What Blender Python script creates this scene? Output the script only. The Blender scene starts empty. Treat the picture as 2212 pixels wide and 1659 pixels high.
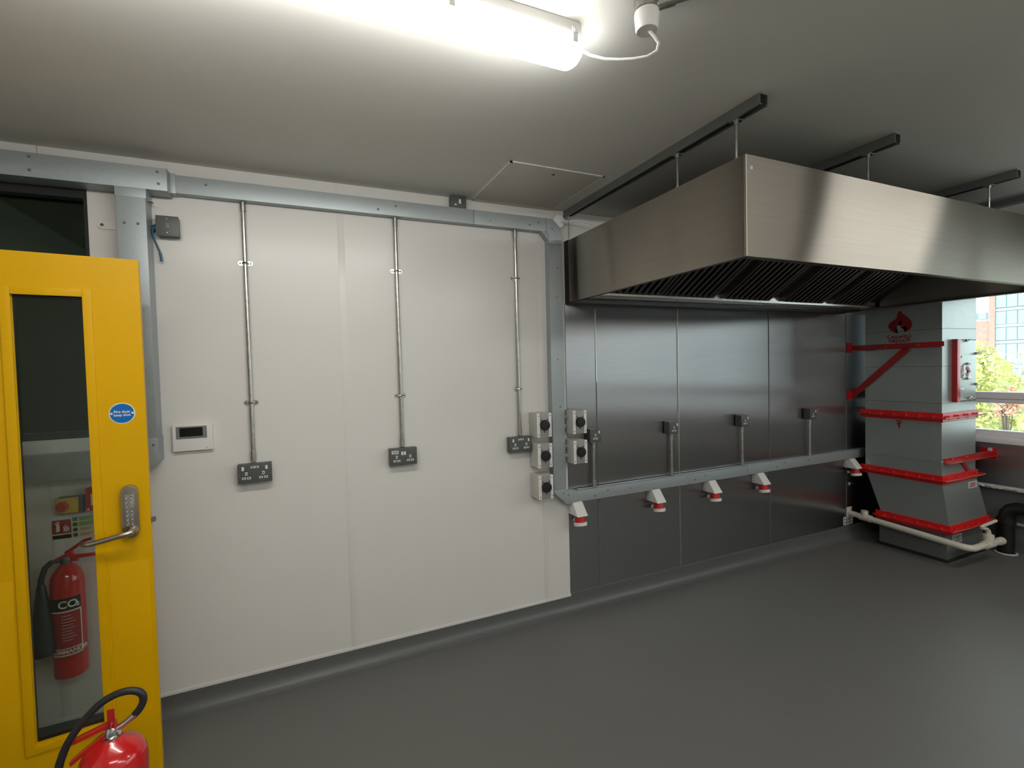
import bpy, bmesh, math, random
from mathutils import Vector, Matrix
random.seed(4)
S = bpy.context.scene
COL = S.collection
# ---------------------------------------------------------------- camera
cam_d = bpy.data.cameras.new('camera'); cam = bpy.data.objects.new('camera', cam_d); COL.objects.link(cam)
cam_d.sensor_fit = 'HORIZONTAL'; cam_d.sensor_width = 36.0
cam_d.lens = 1048.03 / 2212 * 36.0
cam_d.clip_start = 0.05; cam_d.clip_end = 300
cam.matrix_world = Matrix(((0.91250469, 0.03592832, -0.40748538, 0.0),
                           (-0.40829924, 0.01902333, -0.9126499, -2.65),
                           (-0.02503825, 0.99917329, 0.03202839, 1.552),
                           (0, 0, 0, 1)))
S.camera = cam
# ---------------------------------------------------------------- world: overcast daylight
wd = bpy.data.worlds.new('overcast_sky'); S.world = wd; wd.use_nodes = True
bg = wd.node_tree.nodes['Background']; bg.inputs[0].default_value = (0.86, 0.95, 1.0, 1); bg.inputs[1].default_value = 3.4
# ---------------------------------------------------------------- exposure
S.view_settings.view_transform = 'Standard'; S.view_settings.look = 'None'
S.view_settings.exposure = 0.0; S.view_settings.gamma = 1.0; S.view_settings.use_curve_mapping = False
LAMP = 29.0     # strength of every ceiling tube light
S.cycles.use_denoising = True
S.cycles.max_bounces = 10; S.cycles.diffuse_bounces = 6; S.cycles.glossy_bounces = 5; S.cycles.transparent_max_bounces = 12
S.cycles.sample_clamp_indirect = 6.0
S.cycles.caustics_reflective = False; S.cycles.caustics_refractive = False

# ================================================================ materials
def srgb(r, g, b):
    f = lambda c: (c / 255 / 12.92) if c / 255 <= 0.04045 else ((c / 255 + 0.055) / 1.055) ** 2.4
    return (f(r), f(g), f(b), 1)
def mat(name, col, rough=0.5, metal=0.0, spec=0.5, vary=0.0, vscale=3.0, bump=0.0, bscale=200.0, aniso=0.0, stretch=None, coat=0.0, rvary=0.0, emit=None, estr=0.0, trans=0.0, ior=1.45):
    m = bpy.data.materials.new(name); m.use_nodes = True
    nt = m.node_tree; N = nt.nodes; L = nt.links; b = N['Principled BSDF']
    b.inputs['Base Color'].default_value = col; b.inputs['Roughness'].default_value = rough
    b.inputs['Metallic'].default_value = metal; b.inputs['Specular IOR Level'].default_value = spec
    b.inputs['Coat Weight'].default_value = coat; b.inputs['IOR'].default_value = ior
    b.inputs['Transmission Weight'].default_value = trans
    if emit: b.inputs['Emission Color'].default_value = emit; b.inputs['Emission Strength'].default_value = estr
    if aniso:
        b.inputs['Anisotropic'].default_value = aniso; b.inputs['Anisotropic Rotation'].default_value = 0.25
        t = N.new('ShaderNodeTangent'); t.direction_type = 'UV_MAP'; L.new(t.outputs[0], b.inputs['Tangent'])
    if vary or bump or rvary:
        tc = N.new('ShaderNodeNewGeometry')
        mp = N.new('ShaderNodeMapping'); L.new(tc.outputs['Position'], mp.inputs[0])
        if stretch: mp.inputs['Scale'].default_value = stretch
    if vary or rvary:
        n = N.new('ShaderNodeTexNoise'); n.inputs['Scale'].default_value = vscale; n.inputs['Detail'].default_value = 4
        L.new(mp.outputs[0], n.inputs['Vector'])
        if vary:
            r = N.new('ShaderNodeMapRange'); r.inputs['From Min'].default_value = 0.3; r.inputs['From Max'].default_value = 0.7
            r.inputs['To Min'].default_value = 1 - vary; r.inputs['To Max'].default_value = 1 + vary
            L.new(n.outputs[0], r.inputs[0])
            mx = N.new('ShaderNodeVectorMath'); mx.operation = 'SCALE'; mx.inputs[0].default_value = col[:3]
            L.new(r.outputs[0], mx.inputs['Scale']); L.new(mx.outputs[0], b.inputs['Base Color'])
        if rvary:
            r = N.new('ShaderNodeMapRange'); r.inputs['From Min'].default_value = 0.3; r.inputs['From Max'].default_value = 0.7
            r.inputs['To Min'].default_value = rough - rvary; r.inputs['To Max'].default_value = rough + rvary
            L.new(n.outputs[0], r.inputs[0]); L.new(r.outputs[0], b.inputs['Roughness'])
    if bump:
        n2 = N.new('ShaderNodeTexNoise'); n2.inputs['Scale'].default_value = bscale; n2.inputs['Detail'].default_value = 3
        L.new(mp.outputs[0], n2.inputs['Vector'])
        bp = N.new('ShaderNodeBump'); bp.inputs['Strength'].default_value = bump; bp.inputs['Distance'].default_value = 0.002
        L.new(n2.outputs[0], bp.inputs['Height']); L.new(bp.outputs[0], b.inputs['Normal'])
    return m
M = {}
def brushed(name, col, rough, aniso, rot=0.0):
    m = bpy.data.materials.new(name); m.use_nodes = True; nt = m.node_tree; N = nt.nodes; L = nt.links
    for n in list(N): N.remove(n)
    o = N.new('ShaderNodeOutputMaterial'); g = N.new('ShaderNodeBsdfAnisotropic'); g.distribution = 'BECKMANN'
    g.inputs['Roughness'].default_value = rough; g.inputs['Anisotropy'].default_value = aniso; g.inputs['Rotation'].default_value = rot
    t = N.new('ShaderNodeTangent'); t.direction_type = 'UV_MAP'; L.new(t.outputs[0], g.inputs['Tangent'])
    p = N.new('ShaderNodeNewGeometry'); mp = N.new('ShaderNodeMapping'); mp.inputs['Scale'].default_value = (.35, .35, 12); L.new(p.outputs['Position'], mp.inputs[0])
    n = N.new('ShaderNodeTexNoise'); n.inputs['Scale'].default_value = 8; n.inputs['Detail'].default_value = 5; L.new(mp.outputs[0], n.inputs['Vector'])
    r = N.new('ShaderNodeMapRange'); r.inputs['From Min'].default_value = .3; r.inputs['From Max'].default_value = .7; r.inputs['To Min'].default_value = .965; r.inputs['To Max'].default_value = 1.035
    L.new(n.outputs[0], r.inputs[0]); v = N.new('ShaderNodeVectorMath'); v.operation = 'SCALE'; v.inputs[0].default_value = col[:3]; L.new(r.outputs[0], v.inputs['Scale']); L.new(v.outputs[0], g.inputs['Color'])
    n2 = N.new('ShaderNodeTexNoise'); n2.inputs['Scale'].default_value = 1.1; L.new(p.outputs['Position'], n2.inputs['Vector'])
    b = N.new('ShaderNodeBump'); b.inputs['Strength'].default_value = .25; b.inputs['Distance'].default_value = .004; L.new(n2.outputs[0], b.inputs['Height']); L.new(b.outputs[0], g.inputs['Normal'])
    L.new(g.outputs[0], o.inputs[0]); return m
M['clad'] = mat('white_hygienic_cladding', (0.68, 0.665, 0.63, 1), 0.27, spec=0.45, vary=0.015, vscale=1.3, bump=0.05, bscale=2.2)
M['cladtrim'] = mat('white_pvc_trim', (0.70, 0.68, 0.64, 1), 0.3)
M['ceil'] = mat('painted_ceiling', (0.68, 0.675, 0.63, 1), 0.65, spec=0.2, vary=0.02, vscale=2.0)
M['hatch'] = mat('hatch_paint', (0.57, 0.53, 0.48, 1), 0.5)
M['floor'] = mat('grey_safety_vinyl', (0.132, 0.129, 0.118, 1), 0.40, spec=0.35, vary=0.10, vscale=260, bump=0.25, bscale=420)
M['cove'] = mat('vinyl_cove', (0.105, 0.108, 0.106, 1), 0.38, vary=0.08, vscale=200, bump=0.2, bscale=300)
M['steel'] = brushed('brushed_stainless_sheet', (0.41, 0.415, 0.43, 1), 0.31, 0.72, 0.25)
M['hood'] = brushed('brushed_stainless_hood', (0.345, 0.312, 0.275, 1), 0.32, 0.80)
M['steelbright'] = mat('polished_stainless', (0.62, 0.61, 0.58, 1), 0.18, 1.0, rvary=0.05, vscale=30)
M['gutter'] = mat('gutter_stainless', (0.62, 0.60, 0.56, 1), 0.25, 1.0, rvary=0.04, vscale=6)
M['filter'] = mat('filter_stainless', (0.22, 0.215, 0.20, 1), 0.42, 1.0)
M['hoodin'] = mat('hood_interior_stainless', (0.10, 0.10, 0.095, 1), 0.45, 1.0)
def galv(name, col, rough, metal=0.85, v=0.06):
    m = mat(name, col, rough, metal)
    nt = m.node_tree; N = nt.nodes; L = nt.links; b = N['Principled BSDF']
    g = N.new('ShaderNodeNewGeometry'); vo = N.new('ShaderNodeTexVoronoi'); vo.inputs['Scale'].default_value = 90
    n = N.new('ShaderNodeTexNoise'); n.inputs['Scale'].default_value = 5
    L.new(g.outputs['Position'], vo.inputs['Vector']); L.new(g.outputs['Position'], n.inputs['Vector'])
    sp = N.new('ShaderNodeSeparateColor'); L.new(vo.outputs['Color'], sp.inputs[0])
    ad = N.new('ShaderNodeMath'); ad.operation = 'ADD'; L.new(sp.outputs[0], ad.inputs[0]); L.new(n.outputs[0], ad.inputs[1])
    r = N.new('ShaderNodeMapRange'); r.inputs['From Max'].default_value = 2; r.inputs['To Min'].default_value = 1 - v; r.inputs['To Max'].default_value = 1 + v
    L.new(ad.outputs[0], r.inputs[0])
    mx = N.new('ShaderNodeVectorMath'); mx.operation = 'SCALE'; mx.inputs[0].default_value = col[:3]
    L.new(r.outputs[0], mx.inputs['Scale']); L.new(mx.outputs[0], b.inputs['Base Color'])
    r2 = N.new('ShaderNodeMapRange'); r2.inputs['From Max'].default_value = 2; r2.inputs['To Min'].default_value = rough - 0.07; r2.inputs['To Max'].default_value = rough + 0.07
    L.new(ad.outputs[0], r2.inputs[0]); L.new(r2.outputs[0], b.inputs['Roughness'])
    return m
M['galv'] = galv('galvanised_trunking', (0.37, 0.41, 0.42, 1), 0.45, 0.5)
M['galvduct'] = galv('galvanised_duct', (0.38, 0.42, 0.41, 1), 0.36, 0.65)
M['conduit'] = mat('galvanised_conduit', (0.50, 0.49, 0.46, 1), 0.28, 0.95, vary=0.15, vscale=60)
M['rail'] = mat('strut_channel', (0.20, 0.21, 0.20, 1), 0.45, 0.7)
M['dark'] = mat('shadow_gap_black', (0.012, 0.012, 0.012, 1), 0.6)
M['seam'] = mat('seam_sealant', (0.13, 0.14, 0.14, 1), 0.5)
M['metalclad'] = mat('grey_metalclad', (0.085, 0.092, 0.09, 1), 0.4, 0.1, vary=0.05, vscale=200)
M['white'] = mat('white_plastic', (0.72, 0.71, 0.68, 1), 0.35)
M['iso'] = mat('isolator_body', (0.52, 0.51, 0.47, 1), 0.45)
M['isoface'] = mat('isolator_face', (0.30, 0.29, 0.275, 1), 0.4, 0.3, vary=0.1, vscale=400)
M['black'] = mat('black_plastic', (0.01, 0.01, 0.01, 1), 0.4)
M['rubber'] = mat('black_rubber', (0.02, 0.02, 0.02, 1), 0.45)
M['red'] = mat('red_paint', (0.42, 0.012, 0.014, 1), 0.28, coat=0.3, vary=0.1, vscale=20)
M['extred'] = mat('extinguisher_red', (0.55, 0.012, 0.012, 1), 0.18, coat=0.6)
M['redplastic'] = mat('red_plastic', (0.45, 0.015, 0.015, 1), 0.35)
M['yellow'] = mat('yellow_door_paint', (0.66, 0.365, 0.0, 1), 0.36, spec=0.25, vary=0.03, vscale=2.5, bump=0.04, bscale=60)
M['cream'] = mat('white_waste_pipe', (0.62, 0.59, 0.50, 1), 0.4)
M['label'] = mat('white_label', (0.6, 0.6, 0.58, 1), 0.5)
M['blue'] = mat('mandatory_blue', (0.0, 0.13, 0.42, 1), 0.35)
M['bluepipe'] = mat('blue_sleeving', (0.02, 0.09, 0.16, 1), 0.4)
M['satin'] = mat('satin_nickel', (0.42, 0.37, 0.31, 1), 0.25, 0.95)
M['chrome'] = mat('chrome', (0.7, 0.7, 0.68, 1), 0.15, 1.0)
M['logored'] = mat('printed_red', (0.30, 0.018, 0.016, 1), 0.45)
M['screen'] = mat('dark_screen', (0.004, 0.005, 0.006, 1), 0.25)
M['bezel'] = mat('grey_bezel', (0.17, 0.18, 0.18, 1), 0.5, vary=0.05, vscale=100)
M['estop'] = mat('yellow_plastic', (0.60, 0.42, 0.02, 1), 0.4)
M['greensign'] = mat('sign_green', (0.02, 0.22, 0.06, 1), 0.4)
M['lightgreen'] = mat('sign_pale_green', (0.33, 0.45, 0.22, 1), 0.4)
M['palesign'] = mat('sign_cream', (0.60, 0.58, 0.42, 1), 0.4)
M['signred'] = mat('sign_red', (0.33, 0.02, 0.02, 1), 0.4)
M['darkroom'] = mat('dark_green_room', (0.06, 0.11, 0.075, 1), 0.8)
M['frame'] = mat('white_upvc', (0.88, 0.86, 0.89, 1), 0.35)
M['hosecrimp'] = M['chrome']
M['tube'] = mat('glowing_diffuser', (0.9, 0.9, 0.9, 1), 0.5, emit=(1.0, 0.985, 0.945, 1), estr=LAMP)
def glass(name, tint, fac=1.0, rough=0.02):
    m = bpy.data.materials.new(name); m.use_nodes = True; nt = m.node_tree; N = nt.nodes; L = nt.links
    for n in list(N): N.remove(n)
    o = N.new('ShaderNodeOutputMaterial'); t = N.new('ShaderNodeBsdfTransparent'); t.inputs[0].default_value = tint
    g = N.new('ShaderNodeBsdfGlossy'); g.inputs['Roughness'].default_value = rough; g.inputs[0].default_value = (0.9, 1, 0.95, 1)
    f = N.new('ShaderNodeFresnel'); f.inputs[0].default_value = 1.5
    mu = N.new('ShaderNodeMath'); mu.operation = 'MULTIPLY'; mu.inputs[1].default_value = fac; L.new(f.outputs[0], mu.inputs[0])
    mx = N.new('ShaderNodeMixShader'); L.new(mu.outputs[0], mx.inputs[0]); L.new(t.outputs[0], mx.inputs[1]); L.new(g.outputs[0], mx.inputs[2])
    L.new(mx.outputs[0], o.inputs[0]); return m
M['glass'] = glass('window_glass', (0.93, 0.97, 0.95, 1))
M['doorglass'] = glass('door_glass', (0.90, 0.94, 0.92, 1))
M['darkglass'] = glass('tinted_green_glass', (0.50, 0.74, 0.60, 1))

# ================================================================ mesh helpers
class MB:
    def __init__(s): s.v = []; s.f = []
    def add(s, vs, fs):
        o = len(s.v); s.v += [tuple(v) for v in vs]; s.f += [tuple(i + o for i in f) for f in fs]; return s
    def box(s, x0, x1, y0, y1, z0, z1):
        if x0 > x1: x0, x1 = x1, x0
        if y0 > y1: y0, y1 = y1, y0
        if z0 > z1: z0, z1 = z1, z0
        return s.add([(x0,y0,z0),(x1,y0,z0),(x1,y1,z0),(x0,y1,z0),(x0,y0,z1),(x1,y0,z1),(x1,y1,z1),(x0,y1,z1)],
                     [(0,3,2,1),(4,5,6,7),(0,1,5,4),(1,2,6,5),(2,3,7,6),(3,0,4,7)])
    def prism(s, poly, axis, a, b):
        # poly 2D in the plane normal to axis: axis 'y' -> (x,z); 'x' -> (y,z); 'z' -> (x,y)
        n = len(poly)
        P = {'y': lambda p, d: (p[0], d, p[1]), 'x': lambda p, d: (d, p[0], p[1]), 'z': lambda p, d: (p[0], p[1], d)}[axis]
        vs = [P(p, a) for p in poly] + [P(p, b) for p in poly]
        return s.add(vs, [tuple(range(n))[::-1], tuple(range(n, 2*n))] + [(i, (i+1) % n, n + (i+1) % n, n + i) for i in range(n)])
    def hull8(s, lo, hi):   # two quads (4 corners each, same order), joined
        return s.add(list(lo) + list(hi), [(0,3,2,1),(4,5,6,7)] + [(i, (i+1) % 4, 4 + (i+1) % 4, 4+i) for i in range(4)])
    def tube(s, pts, r, n=12, cap=True):
        pts = [Vector(p) for p in pts]; k = len(pts)
        rr = r if isinstance(r, (list, tuple)) else [r] * k
        t = [(pts[min(i+1, k-1)] - pts[max(i-1, 0)]).normalized() for i in range(k)]
        up = Vector((0,0,1)) if abs(t[0].z) < 0.9 else Vector((1,0,0))
        u = t[0].cross(up).normalized(); vs = []
        for i in range(k):
            u = (u - t[i] * u.dot(t[i])).normalized(); w = t[i].cross(u)
            for j in range(n):
                a = 2 * math.pi * j / n; vs.append(pts[i] + (u * math.cos(a) + w * math.sin(a)) * rr[i])
        fs = []
        for i in range(k - 1):
            for j in range(n): fs.append((i*n+j, i*n+(j+1) % n, (i+1)*n+(j+1) % n, (i+1)*n+j))
        if cap: fs += [tuple(range(n))[::-1], tuple(range((k-1)*n, k*n))]
        return s.add(vs, fs)
    def cyl(s, p0, p1, r, n=16, r1=None): return s.tube([p0, p1], [r, r if r1 is None else r1], n)
    def lathe(s, c, prof, n=24, axis='z'):
        vs = []
        for (r, h) in prof:
            for j in range(n):
                a = 2*math.pi*j/n; x, y = r*math.cos(a), r*math.sin(a)
                vs.append((c[0]+x, c[1]+y, c[2]+h) if axis == 'z' else (c[0]+x, c[1]+h, c[2]+y) if axis == 'y' else (c[0]+h, c[1]+x, c[2]+y))
        k = len(prof); fs = []
        for i in range(k-1):
            for j in range(n): fs.append((i*n+j, i*n+(j+1) % n, (i+1)*n+(j+1) % n, (i+1)*n+j))
        fs += [tuple(range(n))[::-1], tuple(range((k-1)*n, k*n))]
        return s.add(vs, fs)
    def build(s, name, m, parent=None, bevel=0.0, origin=None, seg=2):
        me = bpy.data.meshes.new(name)
        o = Vector(origin) if origin else Vector((0,0,0))
        me.from_pydata([tuple(Vector(v) - o) for v in s.v], [], s.f)
        bm = bmesh.new(); bm.from_mesh(me)
        if bevel: bmesh.ops.bevel(bm, geom=[e for e in bm.edges if e.calc_face_angle(0) > 0.5], offset=bevel, segments=seg, affect='EDGES', profile=0.7)
        bmesh.ops.recalc_face_normals(bm, faces=bm.faces[:])
        uv = bm.loops.layers.uv.new('UVMap')
        for f in bm.faces:
            nz = abs(f.normal.z) > 0.8
            for l in f.loops:
                c = l.vert.co; l[uv].uv = (c.x, c.y) if nz else (c.x + c.y * (1 if f.normal.x * f.normal.y <= 0 else -1), c.z)
        bm.to_mesh(me); bm.free()
        me.shade_smooth(); me.set_sharp_from_angle(angle=math.radians(32))
        me.materials.append(M[m] if isinstance(m, str) else m)
        ob = bpy.data.objects.new(name, me); COL.objects.link(ob)
        if origin: ob.location = o
        if parent: ob.parent = parent
        return ob
def tag(o, label, cat, group=None, kind=None):
    if label: o['label'] = label
    if cat: o['category'] = cat
    if group: o['group'] = group
    if kind: o['kind'] = kind
    return o
def thing(name, label, cat, loc, rot=(0,0,0), group=None):
    o = bpy.data.objects.new(name, None); COL.objects.link(o); o.empty_display_size = 0.05
    o.location = loc; o.rotation_euler = rot
    return tag(o, label, cat, group)
def struct(o): o['kind'] = 'structure'; return o
def dup(root, loc, label, dz=None):
    r = root.copy(); COL.objects.link(r); r.location = loc; r['label'] = label
    for ch in list(root.children):
        c = ch.copy(); COL.objects.link(c); c.parent = r
        for g in list(ch.children):
            d = g.copy(); COL.objects.link(d); d.parent = c
    return r
def text(name, body, size, m, parent, mw, depth=0.0006, bend=None, space=1.0, bold=0.0, arch=None):
    """lettering as thin geometry. mw: Matrix placing the text (x right, y up, z out)."""
    cu = bpy.data.curves.new(name, 'FONT'); cu.body = body; cu.size = size; cu.extrude = depth; cu.align_x = 'CENTER'; cu.align_y = 'CENTER'
    cu.space_character = space; cu.offset = bold; cu.resolution_u = 3
    t = bpy.data.objects.new(name, cu); COL.objects.link(t)
    me = bpy.data.meshes.new_from_object(t); bpy.data.objects.remove(t)
    for v in me.vertices:
        if arch: v.co.y -= v.co.x ** 2 * arch
        if bend:
            a = v.co.x / bend; rr = bend + v.co.z
            v.co = Vector((rr * math.sin(a), v.co.y, rr * math.cos(a) - bend))
    me.transform(mw); me.materials.clear(); me.materials.append(M[m])
    ob = bpy.data.objects.new(name, me); COL.objects.link(ob)
    if parent: ob.parent = parent
    return ob
def face_y(x, y, z): # text facing -Y
    return Matrix.Translation((x, y, z)) @ Matrix.Rotation(math.pi/2, 4, 'X')
def face_x(x, y, z): # text facing -X (reading direction -Y)
    return Matrix.Translation((x, y, z)) @ Matrix(((0,0,-1,0),(-1,0,0,0),(0,1,0,0),(0,0,0,1)))
def capsule(cx, cz, w, h, n=10):
    r = w/2; pts = []
    for i in range(n+1): a = math.pi*i/n; pts.append((cx + r*math.cos(a), cz + h/2 - r + r*math.sin(a)))
    for i in range(n+1): a = math.pi + math.pi*i/n; pts.append((cx + r*math.cos(a), cz - h/2 + r + r*math.sin(a)))
    return pts
def circ(cx, cz, r, n=24, ry=None): return [(cx + r*math.cos(2*math.pi*i/n), cz + (ry or r)*math.sin(2*math.pi*i/n)) for i in range(n)]

# ================================================================ ROOM SHELL
XL, XR, YB, ZC = -1.40, 5.16, -5.20, 2.52
WX0, WX1, WZ0, WZ1 = -1.36, -0.784, 1.30, 2.372       # tinted internal window in the long wall
struct(MB().box(XL-.12, XR+.12, YB-.12, .12, -.12, 0).build('floor', 'floor'))
struct(MB().box(XL-.12, XR+.12, YB-.12, .12, ZC, ZC+.12).build('ceiling', 'ceil'))
wb = MB(); wb.box(XL-.12, XR+.12, .004, .12, 0, WZ0); wb.box(WX1, XR+.12, .004, .12, WZ0, ZC); wb.box(XL-.12, WX1, .004, .12, WZ1, ZC); wb.box(XL-.12, WX0, .004, .12, WZ0, WZ1)
wall = struct(wb.build('wall_back', 'cladtrim'))
# white cladding sheets with real joints
g = .0015
MB().prism([(XL, .10), (-.94-g, .10), (-.94-g, WZ0), (WX0, WZ0), (WX0, WZ1), (-.94-g, WZ1), (-.94-g, ZC), (XL, ZC)], 'y', -.0025, .004).build('cladding_panel', 'clad', wall)
MB().prism([(-.94+g, .10), (.24-g, .10), (.24-g, ZC), (-.94+g, ZC), (-.94+g, WZ1), (WX1, WZ1), (WX1, WZ0), (-.94+g, WZ0)], 'y', -.0025, .004).build('cladding_panel', 'clad', wall)
MB().box(.24+g, 1.39-g, -.0025, .004, .10, ZC).build('cladding_panel', 'clad', wall)
MB().prism([(1.39+g, .10), (1.554, .10), (1.554, ZC), (1.39+g, ZC)], 'y', -.0025, .004).build('cladding_panel', 'clad', wall)
MB().box(1.554, 5.16, -.0025, .004, 1.945, ZC).build('cladding_panel', 'clad', wall)
for x, z0, z1 in ((-.94, .10, WZ0), (.24, .10, ZC), (1.39, .10, ZC)): MB().box(x-.017, x+.017, -.0040, -.0025, z0, z1).build('joint_strip', 'clad', wall, bevel=.0006)
MB().box(XL, 1.556, -.007, -.0025, .092, .106).build('bottom_trim', 'cladtrim', wall, bevel=.001)
# stainless sheets behind the hood line
xs = [1.556, 1.78, 2.466, 3.384, 4.338, 5.16]
for a, b in zip(xs[:-1], xs[1:]): MB().box(a+.001, b-.001, -.003, .004, .11, 1.944).build('steel_panel', 'steel', wall)
for x, mm, w_ in ((1.78, 'seam', .002), (3.384, 'seam', .003), (4.338, 'seam', .003)):
    MB().box(x-w_, x+w_, -.0055, -.003, .11, 1.94).build('joint_strip', mm, wall)
MB().cyl((1.7805,-.003,1.45), (1.7805,-.003,1.93), .0032, 10).build('joint_strip', 'steelbright', wall)
MB().cyl((2.466,-.002,.11), (2.466,-.002,1.94), .0068, 12).build('joint_strip', 'steelbright', wall)
# cove skirting of the floor vinyl
def cove(name, x0, x1):
    prof = [(-.0, .0), (-.055, .0005), (-.042, .004), (-.028, .013), (-.016, .027), (-.009, .045), (-.006, .07), (-.006, .104), (0, .106)]
    return struct(MB().prism(prof, 'x', x0, x1).build(name, 'cove'))
cove('baseboard_back', XL, XR)
wr = MB(); 
WRY1, WRY0, SZ, TZ = -.10, -4.87, .93, 2.12
wr.box(XR, XR+.12, YB-.12, .12, 0, SZ-.05); wr.box(XR, XR+.12, YB-.12, .12, TZ, ZC); wr.box(XR, XR+.12, WRY1, .12, SZ-.05, TZ); wr.box(XR, XR+.12, YB-.12, WRY0, SZ-.05, TZ)
wallr = struct(wr.build('wall_right', 'seam'))
for a, b in ((-.003, -1.25), (-1.252, -2.5), (-2.502, -3.75), (-3.752, YB)):
    MB().box(XR-.02, XR, b, a, .515, SZ-.075).build('steel_panel', 'steel', wallr)
MB().box(XR-.035, XR-.001, YB, -.01, .485, .515).build('edge_trim', 'cladtrim', wallr, bevel=.004)
lumps = MB()
for i in range(26):
    y = -.5 - random.random()*.45; lumps.lathe((XR-.04, y, .492+random.random()*.012), [(.001, -.008), (.009+random.random()*.006, 0), (.001, .008)], 7)
lm = lumps.build('sealant_lumps', 'label', wallr)
struct(MB().box(XR-.012, XR, YB, -.01, 0, .10).build('baseboard_right', 'cove'))
# window in the right wall
win = struct(MB().box(XR-.05, XR+.10, WRY0-.02, WRY1+.02, SZ-.075, SZ-.04).build('window_1', 'frame', bevel=.006))
MB().box(XR-.028, XR-.002, WRY0, WRY1, SZ-.04, SZ-.02).build('window_sill', 'frame', win, bevel=.004)
def wf(*b): MB().box(*b).build('window_frame', 'frame', win, bevel=.005)
wf(XR+.03, XR+.10, WRY0, WRY1, SZ-.05, SZ+.02); wf(XR+.03, XR+.10, WRY0, WRY1, TZ-.07, TZ)
wf(XR+.025, XR+.10, WRY0, WRY1, 1.172, 1.205); wf(XR+.02, XR+.10, WRY0, WRY1, 1.207, 1.262)
for y in (WRY1-.03, -1.22, -2.14, -3.06, -3.98, WRY0+.03): wf(XR+.03, XR+.10, y-.035, y+.035, SZ-.04, TZ)
for a, b in zip((WRY1-.06, -1.26, -2.18, -3.10, -4.02), (-1.18, -2.10, -3.02, -3.94, WRY0+.06)):
    for z0, z1 in ((SZ+.02, 1.172), (1.262, TZ-.07)): MB().box(XR+.062, XR+.066, b, a, z0, z1).build('pane', 'glass', win)
# near wall and left wall (beside and behind the camera)
struct(MB().box(XL-.12, XR+.12, YB-.12, YB, 0, ZC).build('wall_front', 'clad'))
DY0, DY1 = -1.42, -.545
wl = MB(); wl.box(XL-.12, XL, YB, DY0, 0, ZC); wl.box(XL-.12, XL, DY1, .12, 0, ZC); wl.box(XL-.12, XL, DY0, DY1, 2.02, ZC)
struct(wl.build('wall_left', 'clad'))
struct(MB().box(XL-1.5, XL-.12, -2.2, -2.1, 0, ZC).box(XL-1.5, XL-.12, 0, .1, 0, ZC).box(XL-1.5, XL-1.4, -2.2, .1, 0, ZC).box(XL-1.5, XL-.12, -2.2, .1, ZC, ZC+.1).box(XL-1.5, XL-.12, -2.2, .1, -.12, 0).build('wall_corridor', 'clad'))
# tinted internal window
w2 = struct(MB().box(WX0, WX1, .0, .09, WZ0, WZ0+.03).box(WX0, WX1, .0, .09, WZ1-.05, WZ1).box(WX0, WX0+.03, .0, .09, WZ0, WZ1).box(WX1-.012, WX1, -.004, .09, WZ0, WZ1).build('window_2', 'dark'))
MB().box(WX0+.03, WX1-.012, .045, .05, WZ0+.03, WZ1-.05).build('pane', 'darkglass', w2)
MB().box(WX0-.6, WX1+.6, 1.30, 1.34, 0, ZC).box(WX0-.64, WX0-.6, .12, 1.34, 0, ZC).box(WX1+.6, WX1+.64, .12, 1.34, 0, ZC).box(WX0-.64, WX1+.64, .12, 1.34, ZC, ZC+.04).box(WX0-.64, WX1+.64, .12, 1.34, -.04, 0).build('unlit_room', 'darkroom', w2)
# small fixing tab on the cladding strip between window and trunking
ft = thing('fixing_tab', 'flat pale tab with a ring screw on the white strip beside the dark window', 'fixing', (-.72, -.003, 2.215))
MB().prism([(-.02,-.018),(.033,-.018),(.033,.018),(-.02,.018),(-.031,.010),(-.034,0),(-.031,-.010)], 'y', -.004, 0).build('plate', 'cladtrim', ft, bevel=.001)
MB().lathe((-.016, -.004, 0), [(.0105, 0), (.0105, -.002), (.007, -.002), (.007, -.0008), (.0001, -.0008)], 20, 'y').build('ring_screw', 'white', ft)
MB().lathe((-.016, -.0045, 0), [(.0068, 0), (.0068, -.0006), (.0002, -.0006)], 16, 'y').build('screw_head', 'metalclad', ft)
# access hatch in the ceiling
ha = thing('ceiling_hatch', 'flush beige square access hatch in the ceiling near the wall', 'hatch', (1.215, -.29, ZC))
MB().box(-.25, .25, -.262, .262, -.004, 0).build('door_panel', 'hatch', ha, bevel=.001)
fr = MB(); fr.box(-.262, -.2515, -.275, .275, -.0048, 0); fr.box(.2515, .262, -.275, .275, -.0048, 0); fr.box(-.262, .262, -.275, -.2635, -.0048, 0); fr.box(-.262, .262, .2635, .275, -.0048, 0)
fr.build('frame', 'ceil', ha)
MB().lathe((-.0, -.21, -.004), [(.009, 0), (.009, -.003), (.003, -.004)], 14).build('lock', 'metalclad', ha)

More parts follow.
